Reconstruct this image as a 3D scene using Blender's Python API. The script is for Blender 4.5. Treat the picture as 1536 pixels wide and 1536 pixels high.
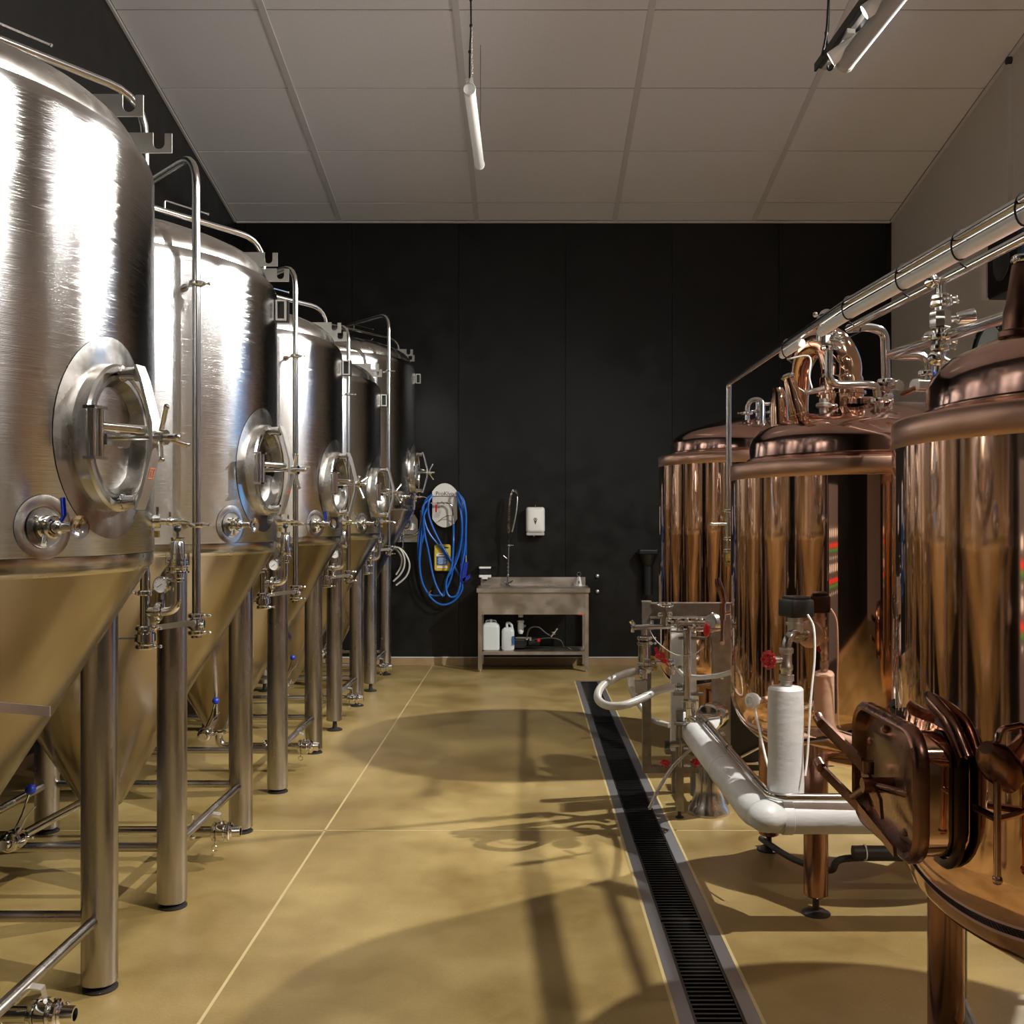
import bpy, math, random
from mathutils import Vector, Matrix
R = math.radians
PI = math.pi
random.seed(7)
scene = bpy.context.scene
for o in list(bpy.data.objects):
    bpy.data.objects.remove(o)
COL = scene.collection

# ---------------------------------------------------------------- camera
cam_d = bpy.data.cameras.new('camera')
cam = bpy.data.objects.new('camera', cam_d)
COL.objects.link(cam)
cam.location = (0, 0, 1.6)
cam.rotation_euler = (R(90), 0, 0)
cam_d.sensor_width = 36
cam_d.lens = 36 * 1500 / 1536
cam_d.shift_x = -22 / 1536
cam_d.shift_y = 14 / 1536
cam_d.clip_start = 0.05
scene.camera = cam
scene.view_settings.view_transform = 'Standard'
scene.view_settings.look = 'None'
scene.view_settings.gamma = 1
scene.view_settings.use_curve_mapping = False
scene.view_settings.exposure = 0.0
w = bpy.data.worlds.new('world'); scene.world = w
w.use_nodes = True
w.node_tree.nodes['Background'].inputs[0].default_value = (0.5, 0.5, 0.52, 1)
w.node_tree.nodes['Background'].inputs[1].default_value = 0.02

# lamp powers (fixtures built further down carry these)
WARM = (1.0, 0.96, 0.90)
SPOTS = [  # y on the track, aim point, power, cone degrees
    (6.12, (-1.4, 7.7, 2.6), 330, 46),
    (5.72, (-1.4, 6.9, 2.5), 260, 46),
    (3.95, (-1.4, 4.6, 2.2), 100, 46),
    (2.00, (-1.5, 3.4, 1.5), 1500, 80),
    (-2.60, (0.4, 3.0, 0.4), 200, 62),
]
FLOODS = [  # y on the beige wall, aim point, power
    (6.55, (-1.2, 6.2, 0.4), 1700),
    (4.60, (-1.2, 4.6, 0.6), 150),
    (0.90, (-0.6, 3.0, 0.4), 220),
]
CEILING_FILL = 270  # power of the lamp added to lift the ceiling
FILL_TUBE_STRENGTH = 1.0  # glow of the tubes added behind the viewpoint as fill


def P(px, py, Y):
    """point of the room seen at a pixel, at the depth Y"""
    return Vector(((px - 790) / 1500 * Y, Y, 1.6 - (py - 782) / 1500 * Y))


# ---------------------------------------------------------------- materials
def mat(name, col=(.8, .8, .8), rough=.5, metal=0., **k):
    m = bpy.data.materials.new(name)
    m.use_nodes = True
    nt = m.node_tree
    b = nt.nodes['Principled BSDF']
    b.inputs['Base Color'].default_value = (*col, 1)
    b.inputs['Roughness'].default_value = rough
    b.inputs['Metallic'].default_value = metal
    if 'trans' in k:
        b.inputs['Transmission Weight'].default_value = k['trans']
    if 'ior' in k:
        b.inputs['IOR'].default_value = k['ior']
    if 'spec' in k:
        b.inputs['Specular IOR Level'].default_value = k['spec']
    if 'emit' in k:
        b.inputs['Emission Color'].default_value = (*k['emit'][0], 1)
        b.inputs['Emission Strength'].default_value = k['emit'][1]
    if 'coat' in k:
        b.inputs['Coat Weight'].default_value = k['coat']
        b.inputs['Coat Roughness'].default_value = 0.1
    return m


def nz(m, scale=6, detail=4, c0=None, c1=None, r0=None, r1=None, bump=0, bscale=None, stretch=(1, 1, 1), lo=.35, hi=.65, dist=.01):
    """procedural noise on colour, roughness and bump"""
    nt = m.node_tree; N = nt.nodes; L = nt.links
    b = N['Principled BSDF']
    tc = N.new('ShaderNodeTexCoord')
    mp = N.new('ShaderNodeMapping'); mp.inputs['Scale'].default_value = stretch
    L.new(tc.outputs['Object'], mp.inputs[0])
    n = N.new('ShaderNodeTexNoise'); n.inputs['Scale'].default_value = scale; n.inputs['Detail'].default_value = detail
    L.new(mp.outputs[0], n.inputs['Vector'])
    if c0:
        cr = N.new('ShaderNodeValToRGB')
        cr.color_ramp.elements[0].position = lo; cr.color_ramp.elements[0].color = (*c0, 1)
        cr.color_ramp.elements[1].position = hi; cr.color_ramp.elements[1].color = (*c1, 1)
        L.new(n.outputs['Fac'], cr.inputs[0]); L.new(cr.outputs[0], b.inputs['Base Color'])
    if r0 is not None:
        mr = N.new('ShaderNodeMapRange')
        mr.inputs[1].default_value = lo; mr.inputs[2].default_value = hi
        mr.inputs[3].default_value = r0; mr.inputs[4].default_value = r1
        L.new(n.outputs['Fac'], mr.inputs[0]); L.new(mr.outputs[0], b.inputs['Roughness'])
    if bump:
        n2 = N.new('ShaderNodeTexNoise'); n2.inputs['Scale'].default_value = bscale or scale; n2.inputs['Detail'].default_value = 2
        L.new(mp.outputs[0], n2.inputs['Vector'])
        bp = N.new('ShaderNodeBump'); bp.inputs['Strength'].default_value = bump; bp.inputs['Distance'].default_value = dist
        L.new(n2.outputs['Fac'], bp.inputs['Height']); L.new(bp.outputs[0], b.inputs['Normal'])
    return m


def aniso(m, amount, rot=0.0):
    nt = m.node_tree
    b = nt.nodes['Principled BSDF']
    t = nt.nodes.new('ShaderNodeTangent'); t.direction_type = 'RADIAL'; t.axis = 'Z'
    nt.links.new(t.outputs[0], b.inputs['Tangent'])
    b.inputs['Anisotropic'].default_value = amount
    b.inputs['Anisotropic Rotation'].default_value = rot
    return m


M = {}
M['jacket'] = aniso(nz(mat('brushed_jacket_steel', (.72, .72, .72), .24, 1), 3, 5, (.64, .645, .65), (.78, .785, .79), .15, .22, bump=.22, bscale=3.4, stretch=(1, 1, .3), dist=.02), .95, .25)
M['steel'] = nz(mat('satin_steel', (.66, .64, .61), .22, 1), 8, 4, (.58, .56, .53), (.70, .68, .65), .16, .3)
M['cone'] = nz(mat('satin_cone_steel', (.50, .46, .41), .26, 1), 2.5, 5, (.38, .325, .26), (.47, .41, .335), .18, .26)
M['chrome'] = mat('polished_fitting_steel', (.80, .79, .77), .10, 1)
M['tubing'] = mat('polished_steel_tube', (.74, .73, .71), .14, 1)
M['leg'] = aniso(nz(mat('brushed_leg_steel', (.50, .47, .44), .28, 1), 5, 4, (.42, .39, .37), (.54, .51, .48), .22, .34, stretch=(1, 1, .3)), .5)
M['darksteel'] = nz(mat('dull_bracket_steel', (.32, .30, .27), .4, 1), 20, 3, (.27, .25, .22), (.37, .34, .31))
M['plate'] = nz(mat('sheet_steel', (.62, .60, .56), .38, 1), 14, 3, (.56, .54, .50), (.66, .64, .60))
M['doorsteel'] = nz(mat('worn_door_steel', (.36, .34, .31), .34, 1), 9, 6, (.20, .19, .17), (.40, .38, .35), .24, .45, bump=.1)
M['copper'] = nz(mat('polished_copper', (.85, .54, .38), .045, 1), 2.2, 3, (.80, .48, .33), (.88, .58, .42), .03, .07, bump=.03, bscale=1.6, dist=.02)
M['copperdome'] = nz(mat('satin_copper', (.60, .38, .31), .11, 1), 3, 4, (.52, .31, .25), (.64, .40, .325), .07, .14)
M['copperrim'] = mat('brushed_copper', (.62, .38, .28), .3, 1)
M['copperleg'] = aniso(mat('brushed_copper_leg', (.33, .18, .125), .2, 1), .5)
M['copperdark'] = nz(mat('tarnished_copper', (.26, .13, .09), .28, 1), 7, 4, (.17, .08, .055), (.34, .18, .13), .18, .36)
M['copperblack'] = mat('blackened_copper', (.045, .025, .018), .3, .9)
M['hatchdoor'] = nz(mat('worn_copper_door', (.40, .26, .19), .22, 1), 8, 5, (.28, .17, .12), (.46, .31, .23), .15, .32)
M['black'] = mat('black_plastic', (.008, .008, .008), .4)
M['rubber'] = mat('dark_rubber', (.025, .022, .02), .55)
M['foot'] = mat('dark_foot_cap', (.05, .045, .045), .28, .6)
M['white'] = mat('white_plastic', (.78, .77, .73), .4)
M['pipewhite'] = nz(mat('white_insulation_jacket', (.76, .77, .76), .42), 7, 4, (.56, .57, .57), (.64, .65, .645), bump=.35, bscale=14, stretch=(1, 1, 2.5), dist=.006)
M['red'] = mat('red_enamel', (.55, .012, .02), .3)
M['orange'] = mat('orange_sticker', (.6, .12, .03), .5)
M['blue'] = mat('blue_handle', (.01, .03, .32), .35)
M['hoseblue'] = mat('blue_hose_rubber', (.012, .11, .46), .38)
M['hosegrey'] = mat('reinforced_grey_hose', (.50, .49, .45), .25, .0, spec=.7)
M['clearhose'] = mat('clear_hose', (.75, .76, .78), .15, 0, trans=.5)
M['glass'] = mat('clear_glass', (.95, .96, .96), .03, 0, trans=1., ior=1.45)
M['brass'] = mat('brass', (.6, .42, .13), .28, 1)
M['yellow'] = mat('yellow_canister_plastic', (.62, .46, .06), .4)
M['labelblue'] = mat('blue_print_label', (.02, .10, .36), .5)
M['milky'] = mat('milky_plastic', (.62, .66, .66), .35, 0, trans=.15)
M['tile'] = nz(mat('ceiling_tile_board', (.74, .72, .71), .85), 60, 3, (.72, .70, .69), (.75, .73, .72))
M['rail'] = mat('ceiling_rail_paint', (.60, .58, .57), .5)
M['raildark'] = mat('shadow_gap_rail', (.30, .28, .26), .8)
M['ceilgap'] = mat('ceiling_void_grey', (.16, .15, .14), .9)
M['wallblack'] = nz(mat('satin_black_panel', (.006, .006, .0055), .36, spec=.35), 5, 3, (.005, .005, .0045), (.0075, .0075, .007), .33, .42)
M['seam'] = mat('black_joint', (.003, .003, .003), .9)
M['wallbeige'] = nz(mat('beige_wall_paint', (.50, .47, .43), .8), 40, 3, (.49, .46, .42), (.51, .48, .44))
M['wallfar'] = mat('cream_wall_paint', (.50, .47, .42), .8)
M['skirt'] = nz(mat('cove_skirting', (.30, .20, .10), .45), 5, 3, (.26, .17, .085), (.33, .22, .11))
M['trimwhite'] = mat('pale_edge_trim', (.5, .49, .47), .5)
M['joint'] = mat('pale_joint_filler', (.45, .36, .18), .5)
M['drain'] = mat('drain_frame_steel', (.40, .40, .42), .42, .9)
M['grate'] = mat('dark_cast_grate', (.10, .10, .10), .25, .9)
M['pit'] = mat('drain_pit', (.012, .011, .010), .6)
M['blueglow'] = mat('added_blue_glow', (.10, .35, .75), .35, emit=((.16, .42, .85), 1.3))  # glow added for the blue reflection in the tanks
M['ledred'] = mat('red_led_digit', (.1, 0, 0), .5, emit=((1, .03, .02), 1))
M['ledgreen'] = mat('green_led_digit', (0, .1, 0), .5, emit=((.1, 1, .1), .4))
M['cabinet'] = mat('grey_cabinet_paint', (.06, .055, .055), .5)
M['dial'] = mat('white_dial_face', (.85, .85, .85), .4)
M['tubeoff'] = mat('opal_tube_lamp', (.82, .82, .80), .35, emit=((1, .97, .92), .10))
M['greytube'] = mat('grey_lamp_housing', (.30, .29, .28), .5)
M['filltube'] = mat('fill_tube_glow', (.8, .8, .8), .4, emit=((1, .93, .82), FILL_TUBE_STRENGTH))
M['lens'] = mat('lit_lamp_lens', (1, 1, 1), .4, emit=((1, .93, .8), 25))
M['spotwhite'] = mat('white_lamp_housing', (.75, .74, .71), .4)
M['sinksteel'] = nz(mat('sink_sheet_steel', (.52, .46, .40), .40, 1), 6, 4, (.46, .41, .35), (.56, .50, .44), .34, .46)
M['boardwhite'] = mat('hose_station_board', (.62, .60, .56), .45)
M['greyprint'] = mat('dark_print', (.06, .06, .06), .6)
M['paleblue'] = mat('pale_blue_disc', (.55, .68, .74), .4)
M['bluetube'] = mat('blue_air_tube', (.01, .10, .6), .3)


def brushed(m):
    nt = m.node_tree; N = nt.nodes; L = nt.links; b = N['Principled BSDF']
    tc = N.new('ShaderNodeTexCoord'); mp = N.new('ShaderNodeMapping'); mp.inputs['Scale'].default_value = (4, 4, 700)
    n = N.new('ShaderNodeTexNoise'); n.inputs['Scale'].default_value = 1; n.inputs['Detail'].default_value = 2
    L.new(tc.outputs['Object'], mp.inputs[0]); L.new(mp.outputs[0], n.inputs['Vector'])
    bp = N.new('ShaderNodeBump'); bp.inputs['Strength'].default_value = .8; bp.inputs['Distance'].default_value = .00055
    L.new(n.outputs['Fac'], bp.inputs['Height'])
    old = b.inputs['Normal'].links[0].from_socket if b.inputs['Normal'].links else None
    if old: L.new(old, bp.inputs['Normal'])
    L.new(bp.outputs[0], b.inputs['Normal'])
    return m


brushed(M['jacket'])


def floor_mat():
    m = mat('yellow_screed', (.46, .35, .16), .3)
    nt = m.node_tree; N = nt.nodes; L = nt.links; b = N['Principled BSDF']
    tc = N.new('ShaderNodeTexCoord')
    n1 = N.new('ShaderNodeTexNoise'); n1.inputs['Scale'].default_value = 1.3; n1.inputs['Detail'].default_value = 8; n1.inputs['Roughness'].default_value = .62
    n2 = N.new('ShaderNodeTexNoise'); n2.inputs['Scale'].default_value = 90; n2.inputs['Detail'].default_value = 3
    for n in (n1, n2):
        L.new(tc.outputs['Object'], n.inputs['Vector'])
    cr = N.new('ShaderNodeValToRGB')
    cr.color_ramp.elements[0].position = .32; cr.color_ramp.elements[0].color = (.185, .123, .038, 1)
    cr.color_ramp.elements[1].position = .66; cr.color_ramp.elements[1].color = (.345, .255, .10, 1)
    L.new(n1.outputs['Fac'], cr.inputs[0])
    mx = N.new('ShaderNodeMixRGB'); mx.blend_type = 'MULTIPLY'; mx.inputs[0].default_value = .35
    cr2 = N.new('ShaderNodeValToRGB')
    cr2.color_ramp.elements[0].position = .3; cr2.color_ramp.elements[0].color = (.72, .70, .66, 1)
    cr2.color_ramp.elements[1].position = .6; cr2.color_ramp.elements[1].color = (1, 1, 1, 1)
    L.new(n2.outputs['Fac'], cr2.inputs[0])
    L.new(cr.outputs[0], mx.inputs[1]); L.new(cr2.outputs[0], mx.inputs[2])
    L.new(mx.outputs[0], b.inputs['Base Color'])
    mr = N.new('ShaderNodeMapRange'); mr.inputs[1].default_value = .3; mr.inputs[2].default_value = .7
    mr.inputs[3].default_value = .30; mr.inputs[4].default_value = .52
    L.new(n1.outputs['Fac'], mr.inputs[0]); L.new(mr.outputs[0], b.inputs['Roughness'])
    bp = N.new('ShaderNodeBump'); bp.inputs['Strength'].default_value = .12; bp.inputs['Distance'].default_value = .004
    L.new(n2.outputs['Fac'], bp.inputs['Height']); L.new(bp.outputs[0], b.inputs['Normal'])
    return m


M['floor'] = floor_mat()


# ---------------------------------------------------------------- mesh helpers
def frame(axis):
    a = Vector(axis).normalized()
    h = Vector((0, 0, 1)) if abs(a.z) < .95 else Vector((0, 1, 0))
    x = h.cross(a).normalized()
    y = a.cross(x).normalized()
    return x, y, a


class MB:
    def __init__(s, T=None):
        s.v = []; s.f = []; s.T = T or Matrix.Identity(4)

    def add(s, vs, fs):
        k = len(s.v)
        s.v += [tuple(s.T @ Vector(p)) for p in vs]
        s.f += [tuple(i + k for i in f) for f in fs]
        return s

    def box(s, c, d, rz=0, b=0):
        c = Vector(c); x, y, z = d[0] / 2, d[1] / 2, d[2] / 2
        rot = Matrix.Rotation(rz, 3, 'Z')
        if not b:
            vs = [c + rot @ Vector((i * x, j * y, k * z)) for k in (-1, 1) for j in (-1, 1) for i in (-1, 1)]
            return s.add(vs, [(0, 2, 3, 1), (4, 5, 7, 6), (0, 1, 5, 4), (2, 6, 7, 3), (0, 4, 6, 2), (1, 3, 7, 5)])
        # bevelled top and vertical edges
        b = min(b, x * .9, y * .9, z * .9)
        def ring(xx, yy, zz):
            return [(-xx + b, -yy, zz), (xx - b, -yy, zz), (xx, -yy + b, zz), (xx, yy - b, zz), (xx - b, yy, zz), (-xx + b, yy, zz), (-xx, yy - b, zz), (-xx, -yy + b, zz)]
        def ringi(zz):
            return [(-x + b, -y + b, zz), (x - b, -y + b, zz), (x - b, -y + b, zz), (x - b, y - b, zz), (x - b, y - b, zz), (-x + b, y - b, zz), (-x + b, y - b, zz), (-x + b, -y + b, zz)]
        rs = [ring(x - b * .3, y - b * .3, -z), ring(x, y, -z + b), ring(x, y, z - b), ring(x - b * .3, y - b * .3, z - b * .3), ring(x - b, y - b, z)]
        vs = [c + rot @ Vector(p) for r in rs for p in r]
        fs = []
        for i in range(len(rs) - 1):
            for j in range(8):
                a = i * 8 + j; bb = i * 8 + (j + 1) % 8
                fs.append((a, bb, bb + 8, a + 8))
        fs.append(tuple(range(7, -1, -1))); fs.append(tuple((len(rs) - 1) * 8 + j for j in range(8)))
        return s.add(vs, fs)

    def lathe(s, prof, o=(0, 0, 0), axis=(0, 0, 1), seg=24, a0=0, a1=2 * PI, cap=False):
        o = Vector(o); X, Y, Z = frame(axis)
        full = abs(a1 - a0 - 2 * PI) < 1e-6
        n = seg if full else seg + 1
        vs = []; fs = []; rows = []
        for r, h in prof:
            if r < 1e-6:
                rows.append([len(vs)] * n); vs.append(o + Z * h)
            else:
                row = []
                for i in range(n):
                    t = a0 + (a1 - a0) * i / seg
                    row.append(len(vs)); vs.append(o + X * (r * math.cos(t)) + Y * (r * math.sin(t)) + Z * h)
                rows.append(row)
        for i in range(len(rows) - 1):
            A, B = rows[i], rows[i + 1]
            for j in range(n if full else n - 1):
                k = (j + 1) % n
                q = [A[j], A[k], B[k], B[j]]
                u = []
                for e in q:
                    if e not in u: u.append(e)
                if len(u) > 2: fs.append(tuple(u))
        if cap:
            if prof[0][0] > 1e-6: fs.append(tuple(reversed(rows[0][:n])))
            if prof[-1][0] > 1e-6: fs.append(tuple(rows[-1][:n]))
        return s.add(vs, fs)

    def cyl(s, a, b, r, seg=16, r2=None):
        a = Vector(a); b = Vector(b); L = (b - a).length
        r2 = r if r2 is None else r2
        return s.lathe([(0, 0), (r, 0), (r2, L), (0, L)], a, b - a, seg)

    def sphere(s, c, r, seg=16, sc=(1, 1, 1)):
        n = 10
        prof = [(r * math.sin(PI * i / n) if 0 < i < n else 0, -r * math.cos(PI * i / n)) for i in range(n + 1)]
        t = MB().lathe(prof, (0, 0, 0), (0, 0, 1), seg)
        return s.add([(p[0] * sc[0] + c[0], p[1] * sc[1] + c[1], p[2] * sc[2] + c[2]) for p in t.v], t.f)

    def torus(s, c, axis, RR, r, seg=28, rs=8, a0=0, a1=2 * PI):
        prof = [(RR + r * math.cos(2 * PI * i / rs), r * math.sin(2 * PI * i / rs)) for i in range(rs + 1)]
        return s.lathe(prof, c, axis, seg, a0, a1)

    def sweep(s, pts, r, seg=12, caps=True, rr=None):
        pts = [Vector(p) for p in pts]
        q = [pts[0]]
        for p in pts[1:]:
            if (p - q[-1]).length > 1e-5: q.append(p)
        pts = q
        n = len(pts)
        tans = []
        for i in range(n):
            a = pts[max(i - 1, 0)]; b = pts[min(i + 1, n - 1)]
            tans.append((b - a).normalized())
        X, Y, _ = frame(tans[0])
        vs = []; fs = []
        for i in range(n):
            t = tans[i]
            X = (X - t * X.dot(t)).normalized(); Y = t.cross(X)
            ri = rr[i] if rr else r
            for j in range(seg):
                a = 2 * PI * j / seg
                vs.append(pts[i] + X * (ri * math.cos(a)) + Y * (ri * math.sin(a)))
        for i in range(n - 1):
            for j in range(seg):
                k = (j + 1) % seg
                fs.append((i * seg + j, i * seg + k, (i + 1) * seg + k, (i + 1) * seg + j))
        if caps:
            fs.append(tuple(reversed(range(seg)))); fs.append(tuple((n - 1) * seg + j for j in range(seg)))
        return s.add(vs, fs)

    def pipe(s, pts, r, bend=.05, seg=12):
        return s.sweep(fillet(pts, bend), r, seg)

    def curve(s, pts, r, seg=8, n=8):
        return s.sweep(catmull(pts, n), r, seg)

    def plate(s, poly, th, o=(0, 0, 0), ux=(1, 0, 0), uy=(0, 0, 1)):
        """polygon in the plane ux,uy at o with thickness th along the normal (centred)"""
        o = Vector(o); ux = Vector(ux).normalized(); uy = Vector(uy).normalized(); nn = ux.cross(uy)
        n = len(poly)
        vs = [o + ux * a + uy * b - nn * (th / 2) for a, b in poly] + [o + ux * a + uy * b + nn * (th / 2) for a, b in poly]
        fs = [tuple(reversed(range(n))), tuple(range(n, 2 * n))] + [(i, (i + 1) % n, n + (i + 1) % n, n + i) for i in range(n)]
        return s.add(vs, fs)

    def strip(s, pts, width_dir, w, th_dir, th):
        """flat bar following pts, w wide along width_dir"""
        wd = Vector(width_dir).normalized() * (w / 2); td = Vector(th_dir).normalized() * (th / 2)
        vs = []; fs = []
        for p in pts:
            p = Vector(p)
            vs += [p - wd - td, p + wd - td, p + wd + td, p - wd + td]
        n = len(pts)
        for i in range(n - 1):
            for j in range(4):
                k = (j + 1) % 4
                fs.append((i * 4 + j, i * 4 + k, i * 4 + 4 + k, i * 4 + 4 + j))
        fs.append((3, 2, 1, 0)); fs.append(tuple((n - 1) * 4 + j for j in range(4)))
        return s.add(vs, fs)

    def clamp(s, p, axis, r, wing=None):
        s.lathe([(r, -.011), (r * 1.5, -.010), (r * 1.75, -.005), (r * 1.75, .005), (r * 1.5, .010), (r, .011)], p, axis, 20)
        X, Y, Z = frame(axis)
        wv = Vector(wing) if wing else X
        wv = wv.normalized()
        q = Vector(p) + wv * (r * 1.75)
        s.sphere(q, .009, 8); s.cyl(q, q + wv * .022, .003, 8)
        s.sphere(q + wv * .022, .007, 8)
        return s

    def bfly(s, p, axis, r):
        p = Vector(p); a = Vector(axis).normalized()
        s.lathe([(r, -.022), (r * 1.35, -.022), (r * 1.35, -.016), (r * 1.9, -.014), (r * 1.9, .014), (r * 1.35, .016), (r * 1.35, .022), (r, .022)], p, a, 24)
        s.clamp(p + a * .034, a, r); s.clamp(p - a * .034, a, r)
        X, Y, Z = frame(a)
        for i in range(4):
            t = PI / 4 + i * PI / 2
            q = p + X * (r * 1.7 * math.cos(t)) + Y * (r * 1.7 * math.sin(t))
            s.cyl(q - a * .018, q + a * .018, .004, 6)
        return s

    def clusters(s, tol=.004):
        n = len(s.v); par = list(range(n))
        def find(a):
            while par[a] != a:
                par[a] = par[par[a]]; a = par[a]
            return a
        for f in s.f:
            r0 = find(f[0])
            for i in f[1:]:
                r1 = find(i)
                if r1 != r0: par[r1] = r0
        isl = {}
        for f in s.f: isl.setdefault(find(f[0]), []).append(f)
        boxes = []
        for fs in isl.values():
            idx = {i for f in fs for i in f}
            vs = [s.v[i] for i in idx]
            boxes.append([[min(c[k] for c in vs) - tol for k in range(3)], [max(c[k] for c in vs) + tol for k in range(3)], fs])
        changed = True
        groups = [[b] for b in boxes]
        def touch(g, h):
            for a in g:
                for b in h:
                    if all(a[0][k] <= b[1][k] and b[0][k] <= a[1][k] for k in range(3)): return True
            return False
        out = []
        while groups:
            g = groups.pop()
            i = 0
            while i < len(groups):
                if touch(g, groups[i]):
                    g += groups.pop(i); i = 0
                else: i += 1
            out.append([f for b in g for f in b[2]])
        out.sort(key=len, reverse=True)
        return out

    KEEP = {'gauge_needle', 'printed_marks', 'label_print', 'inspection_stamp', 'cord_knots', 'chain', 'red_handwheel', 'jacket', 'dome', 'shell', 'frame'}

    def build(s, name, m, parent=None, smooth=True, ang=38):
        if parent is not None and name not in s.KEEP and 8 < len(s.v) < 6000:
            cl = s.clusters()
            if len(cl) > 1:
                first = None
                for fs in cl:
                    idx = sorted({i for f in fs for i in f}); mp = {o_: k for k, o_ in enumerate(idx)}
                    b = MB(); b.v = [s.v[i] for i in idx]; b.f = [tuple(mp[i] for i in f) for f in fs]
                    o = b._make(name, m, parent, smooth, ang)
                    first = first or o
                return first
        return s._make(name, m, parent, smooth, ang)

    def _make(s, name, m, parent=None, smooth=True, ang=38):
        me = bpy.data.meshes.new(name)
        me.from_pydata(s.v, [], s.f)
        me.validate()
        if smooth:
            me.polygons.foreach_set('use_smooth', [True] * len(me.polygons))
            me.set_sharp_from_angle(angle=R(ang))
        me.materials.append(M[m] if isinstance(m, str) else m)
        me.update()
        o = bpy.data.objects.new(name, me)
        COL.objects.link(o)
        if parent: o.parent = parent
        return o


def fillet(pts, bend):
    pts = [Vector(p) for p in pts]
    out = [pts[0]]
    for i in range(1, len(pts) - 1):
        a, b, c = pts[i - 1], pts[i], pts[i + 1]
        d1 = (a - b); d2 = (c - b)
        k = min(bend, d1.length * .49, d2.length * .49)
        if d1.normalized().dot(d2.normalized()) < -.999:
            out.append(b); continue
        p0 = b + d1.normalized() * k; p2 = b + d2.normalized() * k
        for t in range(7):
            t /= 6
            out.append(p0 * (1 - t) ** 2 + b * 2 * t * (1 - t) * .98 + b * 2 * t * (1 - t) * .02 + p2 * t * t)
    out.append(pts[-1])
    return out


def catmull(pts, n=8):
    pts = [Vector(p) for p in pts]
    q = [pts[0] * 2 - pts[1]] + pts + [pts[-1] * 2 - pts[-2]]
    out = []
    for i in range(1, len(q) - 2):
        a, b, c, d = q[i - 1:i + 3]
        for k in range(n):
            t = k / n
            out.append(.5 * ((2 * b) + (c - a) * t + (2 * a - 5 * b + 4 * c - d) * t * t + (3 * b - a - 3 * c + d) * t ** 3))
    out.append(pts[-1])
    return out


def tag(o, label, cat, group=None, kind=None):
    o['label'] = label; o['category'] = cat
    if group: o['group'] = group
    if kind: o['kind'] = kind
    return o


def thing(name, label, cat, loc=(0, 0, 0), group=None):
    o = bpy.data.objects.new(name, None); COL.objects.link(o)
    o.empty_display_size = .1
    o.location = loc
    return tag(o, label, cat, group)


def at(loc):
    """work in world coordinates inside a thing whose Empty stands at loc"""
    return Matrix.Translation(-Vector(loc))


def struct(o, label, cat='wall'):
    o['kind'] = 'structure'; o['label'] = label; o['category'] = cat
    return o


# ================================================================= SETTING
WL, WR, WB, WF = -3.256, 4.07, 11.15, -5.0
CS = .206
def cz(Y): return 4.945 + CS * (WB - Y)

# floor slabs with filled joints, cut out for the drain
DX0, DX1, DY0, DY1 = .488, .752, -1.5, 10.04
fl = MB().box(((WL + WR) / 2, (WB + WF) / 2, -.16), (WR - WL + .4, WB - WF + .4, .08)).build('floor', 'pit')
struct(fl, 'yellow polished screed floor with pale joints', 'floor')
JX, JY = -1.045, 5.18
jw = .006
xs = [(WL - .1, JX - jw), (JX + jw, DX0 - .012), (DX1 + .012, WR + .1)]
ys = [(WF - .1, 1.05 - jw), (1.05 + jw, JY - jw), (JY + jw, 9.2 - jw), (9.2 + jw, WB + .1)]
ys = [(WF - .1, JY - jw), (JY + jw, WB + .1)]
for i, (a, b) in enumerate(xs):
    for (c, d) in ys:
        MB().box(((a + b) / 2, (c + d) / 2, -.06), (b - a, d - c, .12)).build('floor_slab', 'floor', fl, smooth=False)
MB().box(((DX0 + DX1) / 2, (DY1 + .012 + WB + .1) / 2, -.06), (DX1 - DX0 + .024 - .0, WB + .1 - DY1 - .012, .12)).build('floor_slab', 'floor', fl, smooth=False)
MB().box((JX, (WF + WB) / 2, -.061), (jw * 2, WB - WF, .12)).build('joint_filler', 'joint', fl, smooth=False)
MB().box(((WL + DX0) / 2, JY, -.061), (DX0 - WL - .03, jw * 2, .12)).build('joint_filler', 'joint', fl, smooth=False)
MB().box(((WR + DX1) / 2 + .01, JY, -.061), (WR - DX1 - .03, jw * 2, .12)).build('joint_filler', 'joint', fl, smooth=False)
e = MB()
for x in (DX0 - .006, DX1 + .006):
    e.box((x, (DY0 + DY1) / 2, -.0605), (.012, DY1 - DY0, .12))
e.build('drain_border', 'joint', fl, smooth=False)

# ceiling: sloping slab, tiles, rails
def slope_box(mb, x0, x1, y0, y1, t0, t1):
    """box hugging the sloping ceiling, between t0 and t1 below/above it"""
    vs = [(x, y, cz(y) + t) for t in (t0, t1) for y in (y0, y1) for x in (x0, x1)]
    return mb.add(vs, [(0, 2, 3, 1), (4, 5, 7, 6), (0, 1, 5, 4), (2, 6, 7, 3), (0, 4, 6, 2), (1, 3, 7, 5)])

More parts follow.
